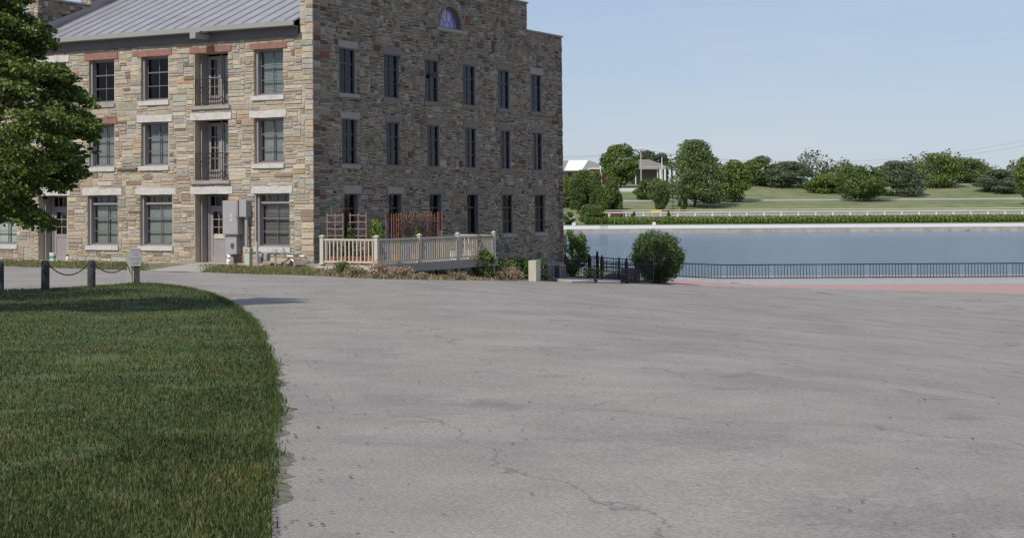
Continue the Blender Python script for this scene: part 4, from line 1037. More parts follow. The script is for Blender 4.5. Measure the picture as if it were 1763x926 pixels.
scatter('weeds', 'sparse dry weeds on the gravel strip under the utility boxes', 'weeds', band([(350, 469), (450, 472.5), (545, 475)], 13), 6000, (.02, .11), PGR + PDRY + PDRY, rg, wd=.014)
scatter('ground_cover', 'dry pink ground cover along the road in front of the deck', 'ground cover', band([(548, 475), (650, 480.5), (760, 482.5), (860, 483)], 12), 6000, (.02, .13), PPINK + PDRY + PGR, rg, wd=.02, lean=.5)
def clump(u, v, r, h, pal, n, lab, name='plant_clump', size=.06, group=None, cat='plant', pos=None):
    p = ongr(u, v) if pos is None else Vector((pos[0], pos[1], gz(*pos))); t = random.Random(int(u * 7 + v)); b = MB()
    for k in range(max(3, n // 60)):
        a = t.uniform(0, 6.28); d = 0 if k == 0 else r * math.sqrt(t.random()) * .62
        leaves(b, (p.x + math.cos(a) * d, p.y + math.sin(a) * d, p.z + h * t.uniform(.25, .8)), r * .48, r * .48, h * .34, 60, size, pal, t, shell=.3)
    for k in range(12): a = t.uniform(0, 6.28); b.tube([p, p + Vector((math.cos(a) * r * .6, math.sin(a) * r * .6, h * .7))], .008, 4, col=(.12, .12, .05))
    tag(b.build(name, M['leaf']), lab, cat, group)
pb = MB(); pr_ = random.Random(77)      # crumbs of asphalt and dead leaves on the lot
for _ in range(2600):
    if pr_.random() < .55:
        i = pr_.randrange(len(outl)); q = outl[i] + Vector((pr_.gauss(0, .35), pr_.gauss(0, .35), 0))
    else:
        q = wl(pr_.uniform(10, 45), pr_.uniform(-6, 14))
    z = gz(q.x, q.y) + .022; a = pr_.uniform(0, 6.28); s_ = pr_.uniform(.008, .028); c = pr_.choice([(.16, .11, .06), (.22, .19, .15), (.11, .09, .06), (.3, .27, .22), (.10, .12, .04)])
    pb.face([(q.x + s_ * math.cos(a), q.y + s_ * math.sin(a), z), (q.x + s_ * math.cos(a + 2), q.y + s_ * math.sin(a + 2), z + s_ * .5), (q.x + s_ * math.cos(a + 4), q.y + s_ * math.sin(a + 4), z + .004)], c)
o = pb.build('ground_litter', M['blade']); tag(o, 'bits of dead leaf and gravel lying on the asphalt', 'litter', kind='stuff')
G1 = 'dry pink plants beside the road'
clump(612, 477, .45, .36, PPINK + PDRY, 420, 'small pinkish dry plant below the front railing of the deck', group=G1)
clump(650, 479, .50, .52, PPINK, 600, 'largest pinkish dry plant below the deck corner post', group=G1)
clump(690, 479, .45, .36, PPINK, 480, 'pinkish dry plant right of the deck corner post', group=G1)
clump(585, 473, .35, .38, PGR, 420, 'green weed clump below the left end of the front railing')
clump(727, 481, .4, .22, PPINK, 300, 'low pinkish dry plant under the middle of the side railing', group=G1)
clump(790, 482, .5, .26, PPINK + PDRY, 420, 'low pinkish dry plant in front of the dark gap below the deck', group=G1)
clump(880, 482, .62, .5, PPINK, 700, 'bushy pinkish dry plant between the green shrub and the concrete post', group=G1)
clump(856, 481, .35, .3, PPINK, 300, 'small pinkish dry plant at the foot of the green shrub', group=G1)
clump(940, 482, .4, .3, PPINK + PDRY, 300, 'pale dry plant right of the concrete post', group=G1)
clump(866, 470, .95, .72, PALF, 2200, 'low bright green plants by the gable wall behind the deck', size=.09, pos=(1.3, 11.9))
clump(893, 472, 1.0, .8, PALF, 2400, 'bright green plants at the gable wall left of the concrete post', size=.09, pos=(1.3, 14.2))
p = ongr(832, 479); shrub('leafy green shrub growing at the far end of the deck', 'shrub', (p.x, p.y, p.z + .55), .48, .58, PALF + PALM, 1500, .09, 8, sprays=36)
b = MB(); t = random.Random(4)
for k in range(12): leaves(b, (p.x - .28 + t.uniform(-.1, .1), p.y, p.z + 1.0 + k * .055), .09, .09, .06, 14, .08, PALF, t)
b.tube([(p.x - .1, p.y, p.z), (p.x - .28, p.y, p.z + 1.6)], .012, 5, col=(.1, .1, .05)); tag(b.build('sapling', M['leaf']), 'slim climbing sapling in front of the far deck railing', 'sapling')

# grass blades over the lawn
def lawn_pt(r):
    while True:
        u = r.uniform(-60, 495); v = 489 + 480 * r.random() ** 2.0
        if v > lawn_v(u): return ongr_l(u, v)
def lawn_v(u):
    best = None
    for (u0, v0), (u1, v1) in zip(ledge[:14], ledge[1:15]):
        if u0 <= u <= u1: best = v0 + (v1 - v0) * (u - u0) / max(1e-6, u1 - u0)
    return best if best is not None else 1e9
_c2 = {}
def ongr_l(u, v):
    d = ray(u, v); t = (-.01 - CAM.z) / d.z; p = CAM + d * t; p.z = gz(p.x, p.y) + .088; return p
scatter('grass', 'short dark green grass of the lawn at the lower left', 'grass', lawn_pt, 90000, (.012, .045), [(.05, .08, .02), (.065, .095, .025), (.04, .065, .018), (.10, .12, .04), (.14, .13, .06)], random.Random(6), wd=.008)
t = random.Random(8); outv = densify([(u, v) for u, v in ledge if -60 <= u <= 492 and v < 940], 6)
def edge_pt(r):
    while True:
        e = outl[r.randrange(len(outl))]; w_ = (e - CAM).dot(FW)
        if w_ < 9.5 or abs((e - CAM).dot(RH)) > w_ * .25: continue
        p = e + Vector((r.gauss(0, .05), r.gauss(0, .05), 0)); p.z = gz(p.x, p.y) + .015; return p
scatter('grass', 'ragged lighter grass fringe where the lawn meets the road', 'grass', edge_pt, 16000, (.03, .10), [(.09, .13, .035), (.12, .15, .05), (.06, .10, .025)], t, wd=.007)

# ------------------------------------------------------------------ right side: concrete post, condensers, slabs, iron fence, bushes
p = ongr(922, 484); cp = MB(); a = .0
X, Y, Z = p.x, p.y, p.z
cp.box(X - .17, X + .17, Y - .3, Y + .12, Z - .1, Z + .84); tag(cp.build('concrete_post', mat('pale_concrete', (.50, .46, .37), .9, var=.12, vscale=5), bevel=.015), 'pale square concrete post near the far corner of the gable', 'post')
M['ac'] = mat('condenser_paint', (.19, .21, .20), .6, var=.08)
lm_ = mat('red_label', (.42, .05, .06), .6)
def condenser(x, y, lab):
    z = gz(x, y); t = thing('air_conditioner', lab, 'air conditioner', (x, y, z), 'air conditioning units by the gable')
    b = MB(); s = .30; h = .68
    b.box(x - s, x + s, y - s, y + s, z - .05, z + .05); b.box(x - s, x + s, y - s, y + s, z + h - .07, z + h)
    for sx in (-1, 1):
        for sy in (-1, 1): b.box(x + sx * (s - .03) - .03, x + sx * (s - .03) + .03, y + sy * (s - .03) - .03, y + sy * (s - .03) + .03, z + .05, z + h - .07)
    b.build('case', M['ac'], t)
    b = MB(); zz = z + .08
    while zz < z + h - .09:
        b.box(x - s + .02, x + s - .02, y - s + .01, y + s - .01, zz, zz + .018); zz += .042
    b.build('louvre', M['ac'], t)
    b = MB(); b.box(x - s + .05, x + s - .05, y - s + .05, y + s - .05, z + .05, z + h - .08); b.build('coil', M['black'], t)
    b = MB(); b.lathe(x, y, [(.3, z + h), (.3, z + h + .03), (.0, z + h + .04)], 16); b.build('fan_guard', M['gutter'], t)
    b = MB(); b.box(x + s, x + s + .006, y - .2, y + .05, z + h - .24, z + h - .12); b.build('label_plate', lm_, t)
condenser(.62, 17.75, 'nearer dark grey air conditioner with a red label beside the concrete post'); condenser(.62, 18.95, 'farther dark grey air conditioner with a red label at the gable corner')
def slab(pix, th, lab):
    b = MB(); P = [ongr(u, v) for u, v in pix]; b.hexa([(q.x, q.y, q.z - .1) for q in P] + [(q.x, q.y, q.z + th) for q in P])
    return b.build('kerb_slab', mat('slab', (.45, .40, .34), .9, var=.15, vscale=3), bevel=.02)
tag(slab([(984, 487.6), (1023, 486.6), (1023, 482.5), (950, 482.5)], .09, ''), 'pale concrete slab at the road edge beside the gable corner', 'slab')
tag(slab([(1030, 488), (1068, 488.2), (1070, 483), (1026, 483)], .09, ''), 'pale concrete slab at the road edge in front of the gate', 'slab')

def picket_fence(name, lab, pts, h, gap, thick, posts_, zf=None, spear=True, postw=.04, sub=2.4, cat='fence'):
    """fence along ground points, built of panels and posts"""
    t = thing(name, lab, cat, pts[0]); L = [0]
    for a, c in zip(pts[:-1], pts[1:]): L.append(L[-1] + (c - a).length)
    def pos(s):
        for i in range(len(pts) - 1):
            if s <= L[i + 1] + 1e-6: k = (s - L[i]) / (L[i + 1] - L[i]); return pts[i].lerp(pts[i + 1], k)
        return pts[-1]
    n = max(1, round(L[-1] / sub))
    for i in range(n):
        s0, s1 = L[-1] * i / n, L[-1] * (i + 1) / n; b = MB(); p0, p1 = pos(s0), pos(s1); z0 = lambda p: gz(p.x, p.y)
        for hh in ((.1, h - .06) if not spear else (.1, h - .28, h - .12)):
            b.tube([(p0.x, p0.y, z0(p0) + hh), (p1.x, p1.y, z0(p1) + hh)], thick * 1.2, 4)
        k = max(2, int((s1 - s0) / gap))
        for j in range(1, k):
            p = p0.lerp(p1, j / k); z = z0(p); b.tube([(p.x, p.y, z + .05), (p.x, p.y, z + h - (.06 if not spear else .05))], thick * .75, 4)
            if spear: b.tube([(p.x, p.y, z + h - .06), (p.x, p.y, z + h + .06)], [thick * 1.6, .002], 4)
        b.build('panel', M['iron'], t)
    if posts_:
        for i in range(n + 1):
            p = pos(L[-1] * i / n); z = gz(p.x, p.y); b = MB(); b.box(p.x - postw, p.x + postw, p.y - postw, p.y + postw, z - .1, z + h + .08)
            b.lathe(p.x, p.y, [(.03, z + h + .08), (postw * 1.5, z + h + .11), (postw * 1.1, z + h + .17), (.0, z + h + .28)], 8); b.build('post', M['iron'], t)
picket_fence('iron_fence', 'black iron picket fence running from the mill corner to the gate', [gw(82, 972), gw(82, 1013)], .95, .12, .024, True, sub=1.1)
picket_fence('iron_fence', 'black iron picket fence between the gate and the round bush', [gw(82, 1036), gw(83, 1078), gw(84, 1122)], .95, .12, .024, True, sub=1.2)
gt = thing('iron_gate', 'black iron gate with an arched top and tall finial', 'gate', gw(81.5, 1024))
b = MB(); g0, g1 = gw(81.5, 1014.5), gw(81.5, 1035); n = 8
for i in range(n + 1):
    p = g0.lerp(g1, i / n); z = gz(p.x, p.y); top = .95 + .16 * math.sin(math.pi * i / n); b.tube([(p.x, p.y, z + .05), (p.x, p.y, z + top)], .012, 4); b.tube([(p.x, p.y, z + top), (p.x, p.y, z + top + .1)], [.02, .002], 4)
for hh in (.12, .7, .85): b.tube([g0 + Vector((0, 0, hh)), g1 + Vector((0, 0, hh))], .014, 4)
b.tube([g0.lerp(g1, i / 12) + Vector((0, 0, .88 + .16 * math.sin(math.pi * i / 12))) for i in range(13)], .016, 5); b.build('gate_leaf', M['iron'], gt)
for g_ in (g0, g0.lerp(g1, .62), g1):
    b = MB(); hh = 1.25 if g_ is not g0 and g_ is not g1 else 1.05; b.box(g_.x - .05, g_.x + .05, g_.y - .05, g_.y + .05, g_.z - .1, g_.z + hh); b.lathe(g_.x, g_.y, [(.03, g_.z + hh), (.075, g_.z + hh + .04), (.05, g_.z + hh + .1), (0, g_.z + hh + .2)], 8); b.build('gate_post', M['iron'], gt)
picket_fence('iron_gate_leaf', 'open black iron gate leaf standing in front of the round bush', [ongr(1069, 487.8), ongr(1103, 488.5)], 1.0 - .35, .10, .022, False, sub=3, cat='gate')
p = ongr(1079, 487.5); b = MB(); b.box(p.x - .05, p.x + .05, p.y - .05, p.y + .05, p.z - .1, p.z + 1.05); b.lathe(p.x, p.y, [(.03, p.z + 1.05), (.075, p.z + 1.09), (.05, p.z + 1.13), (0, p.z + 1.24)], 8)
tag(b.build('iron_post', M['iron']), 'tall black iron post with a ball finial left of the round bush', 'post')
picket_fence('waterside_railing', 'plain dark railing along the water behind the round bush', [gw(107, 1000), gw(107, 1200), gw(107, 1500), gw(107, 1900)], .98, .19, .028, False, spear=False, sub=3)
p = gw(87, 1131); shrub('large round dark evergreen bush beside the water', 'shrub', (p.x, p.y, p.z + 1.28), 1.36, 1.32, PALJ + PALD + [(.10, .15, .03)], 15000, .085, 3, sprays=190)
p = gw(88, 982); shrub('bright green bush behind the far corner of the mill', 'shrub', (p.x, p.y, p.z + 1.15), .95, 1.15, PALF + PALM, 6500, .09, 5, sprays=90)
p = gw(81, 1020); b = MB(); t = random.Random(3); leaves(b, (p.x, p.y, p.z + .35), .5, .5, .35, 500, .08, PALD + PALM, t, shell=.3); b.tube([p, p + Vector((0, 0, .4))], .02, 5, col=(.1, .08, .05)); tag(b.build('small_bush', M['leaf']), 'low dark bush growing through the foot of the gate', 'shrub')
p = gw(84, 1056); bo = MB(); t = random.Random(13)
n1, n2 = 12, 7
for j in range(n2 + 1):
    ph = math.pi * j / n2
    for i in range(n1):
        th = 2 * math.pi * i / n1; r = 1 + t.uniform(-.12, .12); q = p + RH * (math.cos(th) * math.sin(ph) * .55 * r) + FH * (math.sin(th) * math.sin(ph) * .4 * r); bo.v.append((q.x, q.y, p.z + .12 + math.cos(ph) * .26 * r))
for j in range(n2):
    for i in range(n1): i2 = (i + 1) % n1; bo.f.append((j * n1 + i, j * n1 + i2, (j + 1) * n1 + i2, (j + 1) * n1 + i)); bo.c.append(None)
tag(bo.build('boulder', mat('dark_rock', (.10, .095, .10), .8, var=.3, vscale=4), smooth=False), 'low dark grey boulder lying behind the fence', 'boulder')

# ------------------------------------------------------------------ far bank
def fg(u, w): p = at(u, 352, w); p.z = fz(w); return p
# quay wall with white parapet and two piers
b = MB(); mq = mat('quay_stone', (.40, .37, .32), .9, var=.2, vscale=.6, bump=.2, var2=((.30, .20, .15), .5, .62))
def wbox(b, w0, w1, l0, l1, z0, z1):
    P = []
    for z in (z0, z1):
        for w, l in ((w0, l0), (w0, l1), (w1, l1), (w1, l0)): q = wl(w, l); P.append((q.x, q.y, z))
    b.hexa(P)
def lat(u, w): return (u - PX) / F * w      # lateral metres of a pixel column at depth w
wbox(b, FARW, FARW + .7, -600, 600, -4.5, -2.58); q = b.build('quay_wall', mq); tag(q, 'grey stone quay wall along the far side of the canal', 'wall')
mw = M['white']
def parapet(u0, u1, lab):
    b = MB(); wbox(b, FARW - .05, FARW + .4, lat(u0, FARW), lat(u1, FARW), -2.576, -1.95); tag(b.build('parapet', mw), lab, 'parapet', 'white parapets on the quay')
parapet(900, 1031, 'left length of low white parapet on the far quay'); parapet(1046, 2400, 'long right length of low white parapet on the far quay')
for u, s_ in ((987, 'left'), (1125, 'right')):
    b = MB(); l = lat(u, FARW); wbox(b, FARW - .1, FARW + .5, l - .27, l + .27, -1.94, -1.35); tag(b.build('parapet_pier', mw), 'square white pier on the far quay, the %s of two' % s_, 'pier', 'white piers on the quay')
b = MB()
def hedge_row(u0, u1, w, h, pal, seed, lab, n):
    t = random.Random(seed); b = MB(); l0, l1 = lat(u0, w), lat(u1, w); k = int((l1 - l0) / .8)
    for i in range(k):
        l = l0 + (l1 - l0) * (i + .5) / k; p = wl(w, l, fz(w) + h * .48); leaves(b, p, .62, .7, h * .52, n, .24, pal, t, shell=.8, up=.6)
    tag(b.build('hedge', M['leaf']), lab, 'hedge')
hedge_row(1046, 1900, 318, 1.45, PALY, 1, 'long low clipped hedge on the bank behind the quay', 260)
hedge_row(1005, 1046, 318, 1.35, PALD + PALM, 2, 'short darker hedge at the left end of the long hedge', 260)
# path / drive on the bank
b = MB()
for l0, l1 in ((lat(1046, 335), 500),):
    P = [wl(327, l0, fz(327) + .03), wl(327, l1, fz(327) + .03), wl(336.5, l1, fz(336.5) + .05), wl(336.5, l0, fz(336.5) + .05)]; b.face([P[0], P[1], wl(330, l1, fz(330) + .03), wl(330, l0, fz(330) + .03)]); b.face([wl(330, l0, fz(330) + .03), wl(330, l1, fz(330) + .03), P[2], P[3]])
struct(b.build('bank_drive', mat('drive', (.30, .27, .25), .9)))
b = MB(); b.face([wl(366, -20, fz(366) + .03), wl(366, 500, fz(366) + .03), wl(370, 500, fz(370) + .03), wl(370, -20, fz(370) + .03)]); struct(b.build('bank_path', mat('pathgrey', (.36, .36, .35), .9)))
# white post and rail structure
wr_ = thing('white_railing', 'long white double rail on white posts above the hedge', 'railing', fg(1047, 323)); WR = 323
b = MB(); l0, l1 = lat(1040, WR), lat(1950, WR); zt = 2.11 - (362.5 - 351) * WR / F; wbox(b, WR, WR + .25, l0, l1, zt - .12, zt); b.build('top_rail', mat('rail_cream', (.56, .52, .45), .7), wr_)
b = MB(); wbox(b, WR - .4, WR - .1, l0 - .6, l1, zt - .60, zt - .38); b.build('lower_rail', mat('rail_white', (.66, .63, .57), .7), wr_)
u = 1047
while u < 1950:
    b = MB(); l = lat(u, WR); wbox(b, WR - .35, WR - .15, l - .12, l + .12, fz(WR) - .2, zt - .4); b.build('rail_post', mw, wr_); u += 29.6
# trees of the bank
def ftree(lab, u, w, vt, vb, wpx, pal, n, size, seed, form='round', name='broadleaf_tree', group=None, blobs=26, depth=1.0, stem=.12):
    p = fg(u, w); ztop = CAM.z + (351.0 - vt) * w / F; zb = max(p.z, CAM.z + (351.0 - vb) * w / F)
    h = ztop - p.z; ch = ztop - zb; return tree(lab, 'tree', p, h, wpx / 2 * w / F * 1.2, ch * 1.08, pal, int(n * 1.7), size, seed, blobs, max(.08, h * .02), group, form, name=name, depth=depth)
ftree('large round green tree in front of the low buildings across the canal', 1069, 398, 250, 314, 62, PALM, 5200, .42, 1, blobs=40)
ftree('distant grey green tree behind the utility pole', 1112, 520, 261, 300, 40, PALG, 2600, .5, 2, blobs=30)
ftree('distant grey green tree behind the right end of the low building', 1137, 520, 266, 300, 34, PALG, 2200, .5, 3, blobs=26)
ftree('big layered dark green cedar at the right end of the bank', 1196, 350, 238, 348, 92, PALM + PALG, 9000, .36, 4, form='layer', blobs=60, name='cedar_tree')
G = 'tall narrow evergreens on the bank'
ftree('broad light green tree at the left end of the evergreen row', 975, 352, 304, 370, 46, PALY + PALM, 3000, .3, 5, form='oval', group=None)
ftree('dense dark tree in the middle of the evergreen row', 1010, 350, 294, 370, 58, PALM + PALD, 8000, .3, 6, form='oval', blobs=44)
ftree('narrow pointed evergreen left of centre in the row', 993, 345, 304, 370, 28, PALJ, 2600, .26, 7, form='oval', name='evergreen_tree', group=G)
ftree('narrow pointed evergreen at the centre of the row', 1029, 344, 298, 370, 34, PALJ, 4200, .26, 8, form='cone', name='evergreen_tree', group=G)
ftree('wide cone shaped evergreen at the right end of the row', 1052, 343, 305, 367, 46, PALJ + PALM, 6500, .26, 9, form='cone', name='evergreen_tree', group=G, blobs=36)
ftree('low spreading dark shrub in front of the evergreen row', 1020, 322, 352, 384, 52, PALM + PALD, 4000, .24, 10, name='spreading_shrub', blobs=30)
ftree('small dark green bush near the left end of the quay', 978, 318, 366, 388, 20, PALD + PALM, 1000, .22, 16, name='small_bush', blobs=12)
ftree('dark green bushy shrub right of the white retaining wall', 1109, 372, 312, 345, 34, PALD + PALM, 2200, .3, 11, name='bushy_shrub', blobs=20)
ftree('pale green loose tree behind the egg shaped evergreen', 1135, 366, 308, 345, 40, PALG + PALY, 2000, .3, 12, blobs=20)
ftree('dark egg shaped evergreen on the lawn, the larger of two', 1140, 342, 318, 361, 26, PALJ + PALD, 3200, .24, 13, form='oval', name='clipped_evergreen', blobs=26)
ftree('dark narrow evergreen on the lawn, the smaller of two', 1176, 342, 322, 361, 16, PALJ + PALD, 1700, .24, 14, form='oval', name='clipped_evergreen', blobs=18)
ftree('small cone shaped conifer standing in the left part of the hedge', 1090, 319, 366, 383, 8, PALD, 700, .18, 15, form='oval', name='small_conifer', blobs=10)
ftree('small cone shaped conifer standing in the right part of the hedge', 1151, 319, 365, 383, 8, PALD, 700, .18, 17, form='cone', name='small_conifer', blobs=10)
# continuation of the bank to the right of the photograph
t = random.Random(99)
labs = ['tree nearest to the right of the big cedar', 'second tree right of the big cedar', 'third tree right of the big cedar', 'fourth tree right of the big cedar', 'fifth tree right of the big cedar', 'middle tree of the right hand row on the bank', 'fourth tree from the right end of the far bank', 'third tree from the right end of the far bank', 'second tree from the right end of the far bank', 'last tree at the right end of the far bank']
for k, u in enumerate((1262, 1310, 1362, 1425, 1480, 1545, 1605, 1665, 1720, 1780)):
    vt = t.uniform(262, 305); ftree('green ' + labs[k], u, t.uniform(350, 420), vt, 342, t.uniform(60, 95), (PALM, PALD + PALM, PALG)[k % 3], 3600, .42, 40 + k, form=('round', 'oval', 'layer')[k % 3], group='trees on the bank right of the cedar', blobs=34)
b = MB(); tt = random.Random(5)
for k in range(240):
    l = lat(1150, 620) + k * .75 * 1.0; hh = 9 + 4 * math.sin(k * .11) + 2.5 * math.sin(k * .37 + 1); c = wl(620 + tt.uniform(-8, 8), l, fz(620) + hh * tt.uniform(.3, .75)); leaves(b, c, 2.6, 3, hh * .3, 60, .9, PALG + PALD, tt)
o = b.build('far_wood', M['leaf']); tag(o, 'distant wooded skyline behind the trees of the far bank', 'wood', kind='stuff')
# buildings of the far bank
def wroof(b, w0, w1, l0, l1, ze, zr, hip):
    wm_ = (w0 + w1) / 2; A = [wl(w0, l0, ze), wl(w0, l1, ze), wl(w1, l1, ze), wl(w1, l0, ze)]; r0, r1 = wl(wm_, l0 + hip, zr), wl(wm_, l1 - hip, zr)
    b.face([A[0], A[1], r1, r0]); b.face([A[2], A[3], r0, r1]); b.face([A[1], A[2], r1]); b.face([A[3], A[0], r0]); b.face(A)
def zv(v, w): return CAM.z + (351.0 - v) * w / F
mrf = mat('shingle_roof', (.235, .22, .215), .9, var=.12, vscale=.5); mwl = mat('beige_siding', (.33, .29, .27), .8, var=.08); mbr = mat('red_brick', (.33, .12, .10), .9, var=.12)
wB = 430
hb = thing('long_house', 'long low house with grey roof and one bright white roof panel behind the evergreens', 'building', fg(1000, wB))
b = MB(); wbox(b, wB, wB + 12, lat(925, wB), lat(1034, wB), fz(wB) - 1, zv(296, wB)); b.build('wall', mwl, hb)
b = MB(); wroof(b, wB - 1, wB + 14, lat(905, wB), lat(1062, wB), zv(294.5, wB), zv(277, wB + 6), 6); rf = b.build('roof', mrf, hb)
b = MB(); wm_ = wB + 6.5; ze, zr = zv(294.5, wB), zv(277, wB + 6)
b.face([wl(wB - 1, lat(970, wB), ze + .06), wl(wB - 1, lat(1000.5, wB), ze + .06), wl(wm_, lat(1019, wB), zr + .06), wl(wm_, lat(985, wB), zr + .06)]); b.build('white_panel', mw, rf)
b = MB(); wbox(b, wB - 1.2, wB - 1, lat(905, wB), lat(1062, wB), zv(295.8, wB), zv(294.2, wB)); b.build('fascia', M['gutter'], rf)
b = MB()
for u in (978, 988, 1000, 1010): wbox(b, wB - .1, wB, lat(u, wB), lat(u + 5, wB), zv(304, wB), zv(298, wB))
b.build('window', M['dark_frame'], hb)
br = thing('brick_porch', 'small red brick porch with white roof edge at the end of the long house', 'building', fg(1026, wB - 4))
b = MB(); wbox(b, wB - 6, wB - 1.3, lat(1019, wB - 6), lat(1033, wB - 6), fz(wB) - 1, zv(292, wB - 6)); wbox(b, wB - 5, wB - 2, lat(1034, wB - 6), lat(1048, wB - 6), fz(wB) - 1, zv(297, wB - 6)); b.build('wall', mbr, br)
b = MB(); wbox(b, wB - 6.5, wB - 1.2, lat(1017, wB - 6), lat(1035, wB - 6), zv(292, wB - 6), zv(290.2, wB - 6)); b.build('roof', mw, br)
b = MB(); wbox(b, wB - 6.6, wB - 6, lat(1032.5, wB - 6), lat(1035.5, wB - 6), fz(wB) - 1, zv(285, wB - 6)); b.build('chimney_post', mw, br)
wC = 440
hc = thing('low_pavilion', 'low dark walled building with brown hipped roof and white columns behind the utility pole', 'building', fg(1120, wC))
b = MB(); wbox(b, wC, wC + 12, lat(1080, wC), lat(1150, wC), fz(wC) - 1, zv(294, wC)); b.build('wall', mat('dark_siding', (.19, .16, .155), .8), hc)
b = MB(); wroof(b, wC - 3, wC + 15, lat(1072, wC), lat(1158, wC), zv(293.5, wC), zv(276, wC + 6), 5)
P = [wl(wC - 3, lat(1060, wC), zv(293, wC)), wl(wC - 3, lat(1158, wC), zv(293, wC))]; b.build('roof', mat('brown_shingle', (.22, .185, .165), .9, var=.1, vscale=.5), hc)
for u in (1133, 1141, 1149.5, 1157):
    b = MB(); wbox(b, wC - 3, wC - 2.6, lat(u, wC) - .2, lat(u, wC) + .2, fz(wC) - .5, zv(293.5, wC)); b.build('column', mw, hc)
cn = thing('covered_walk', 'long thin grey canopy on slim posts crossing in front of the low buildings', 'canopy', fg(1095, 425))
b = MB(); wbox(b, 425, 427, lat(1035, 425), lat(1152, 425), zv(290.3, 425), zv(287.8, 425)); b.build('canopy_roof', mat('canopy_grey', (.40, .41, .42), .6), cn)
for u in (1036, 1075, 1095, 1133):
    b = MB(); wbox(b, 425.8, 426, lat(u, 425) - .1, lat(u, 425) + .1, fz(425) - .5, zv(290.3, 425)); b.build('post', mw, cn)
b = MB(); wbox(b, 390, 391.2, lat(1066, 390), lat(1101, 390), fz(390) - 1.5, zv(325, 390)); wbox(b, 389.2, 389.9, lat(1068, 390), lat(1096, 390), fz(390) - 1.5, zv(328.5, 390)); tag(b.build('retaining_wall', mat('white_masonry', (.60, .57, .52), .9, var=.06)), 'pale stepped retaining wall on the slope below the large round tree', 'wall')
hedge_l = random.Random(5); b = MB()
for i in range(14): leaves(b, wl(436, lat(1108 + i * 1.9, 436), fz(436) + .7), .6, .8, .7, 40, .35, PALD, hedge_l)
tag(b.build('hedge', M['leaf']), 'dark clipped hedge in front of the low pavilion', 'hedge')
def upole(lab, u, w, vt, vb, r, arms, m):
    p = fg(u, w); zt = zv(vt, w); t = thing('utility_pole', lab, 'utility pole', p); b = MB(); b.tube([(p.x, p.y, p.z - .5), (p.x, p.y, zt)], [r, r * .75], 8); b.build('shaft', m, t)
    if arms:
        b = MB(); wbox(b, w - .15, w, lat(u - 8, w), lat(u + 9, w), zv(vt + 2.6, w), zv(vt + 1.4, w)); b.build('crossarm', m, t)
        for du in (-7, 0, 7):
            b = MB(); q = wl(w - .07, lat(u + du, w), zv(vt + 1.4, w)); b.lathe(q.x, q.y, [(.12, q.z), (.16, q.z + .15), (.1, q.z + .35), (.02, q.z + .4)], 8); b.build('insulator', mw, t)
    return t
mpole = mat('pale_pole', (.50, .46, .40), .8, var=.1)
upole('tall pale utility pole with a crossarm rising in front of the low buildings', 1104.5, 405, 257, 318, .17, True, mpole)
upole('slim white pole at the right end of the covered walk', 1140.5, 408, 273, 316, .13, False, mw)
upole('slim grey pole behind the right end of the low pavilion', 1153, 455, 278, 300, .12, False, mpole)
b = MB(); q0 = wl(404.8, lat(1104, 405), zv(259, 405))
for dv in (0, 2.2):
    e = wl(404.8, lat(940, 405), zv(268 + dv * 2, 405)); b.tube([q0.lerp(e, i / 12) - Vector((0, 0, 4 * .7 * (i / 12) * (1 - i / 12))) for i in range(13)], .035, 4)
    e = wl(404.8, lat(1800, 405), zv(240 + dv * 4, 405)); b.tube([q0.lerp(e, i / 24) - Vector((0, 0, 4 * 4.5 * (i / 24) * (1 - i / 24))) for i in range(25)], .035, 4)
tag(b.build('power_line', mat('cable', (.35, .35, .36), .6)), 'thin power lines strung from the tall utility pole', 'cable')
p = fg(1158.5, 336); b = MB(); b.tube([p, p + Vector((0, 0, 3.6))], [.07, .05], 8); b.lathe(p.x, p.y, [(.06, p.z + 3.6), (.2, p.z + 3.75), (.16, p.z + 4.1), (.0, p.z + 4.25)], 8)
tag(b.build('lamp_post', M['iron']), 'thin black lamp post on the bank between the two clipped evergreens', 'street lamp')
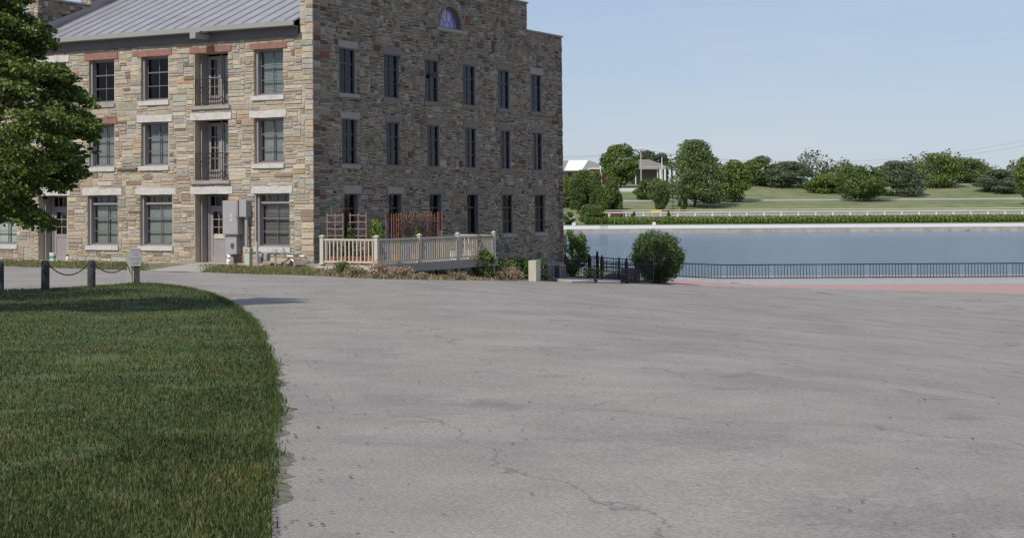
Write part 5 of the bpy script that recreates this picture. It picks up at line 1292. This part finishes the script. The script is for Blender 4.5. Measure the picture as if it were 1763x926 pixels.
# parked car, mostly behind the white rail
def car(u, w, m, lab, L=4.3):
    p = wl(w, lat(u, w), fz(w) + .03); t = thing('parked_car', lab, 'car', p)
    def sec(b, prof, half, m_):
        n = len(prof); a = [p + RH * x - FH * half + Vector((0, 0, z)) for x, z in prof]; c = [p + RH * x + FH * half + Vector((0, 0, z)) for x, z in prof]
        o = len(b.v); b.v += [tuple(q) for q in a + c]; b.f.append(tuple(range(o, o + n))); b.f.append(tuple(range(o + 2 * n - 1, o + n - 1, -1))); b.c += [None, None]
        for i in range(n): j = (i + 1) % n; b.f.append((o + i, o + j, o + n + j, o + n + i)); b.c.append(None)
    b = MB(); sec(b, [(-2.1, .25), (2.1, .25), (2.15, .6), (2.0, .82), (1.1, .92), (-1.5, .95), (-2.1, .85)], .85, m); b.build('body', m, t, bevel=.03)
    b = MB(); sec(b, [(-1.6, .94), (1.05, .92), (.45, 1.36), (-1.1, 1.38)], .72, m); b.build('cabin', M['black'], t, bevel=.03)
    for x in (-1.3, 1.3):
        for s_ in (-1, 1):
            b = MB(); q = p + RH * x + FH * s_ * .8 + Vector((0, 0, .32)); b.tube([q - FH * .1, q + FH * .1], .32, 14); wh = b.build('wheel', M['black'], t)
            b = MB(); b.tube([q - FH * .115, q - FH * .10], .18, 10); b.build('rim', M['steel'], wh)
    b = MB(); q = p + RH * 2.1 - FH * .55 + Vector((0, 0, .68)); b.tube([q, q + RH * .08], .12, 8); b.build('headlight', M['white'], t)
car(1060, 333, mat('maroon_paint', (.16, .025, .03), .35), 'dark maroon car parked behind the white rail on the bank')
b = MB(); pq = wl(334, lat(1130, 334), fz(334)); ym = mat('yellow_plastic', (.75, .50, .05), .6)
wbox(b, 334, 334.15, lat(1120.5, 334), lat(1138, 334), pq.z + .75, pq.z + 1.15)
for u in (1122, 1136): wbox(b, 334.02, 334.13, lat(u, 334), lat(u + 1, 334), pq.z, pq.z + .75)
tag(b.build('barrier', ym), 'small yellow barrier on the drive behind the white rail', 'barrier')
b = MB(); q = wl(325, lat(984.5, 325), fz(325)); wbox(b, 325, 325.3, lat(981, 325), lat(988, 325), q.z + .35, q.z + .85); wbox(b, 325.05, 325.2, lat(984, 325), lat(985, 325), q.z - .1, q.z + .35); tag(b.build('white_sign', mw), 'small blank white sign at the left end of the bank', 'sign')

scene.cycles.use_denoising = True
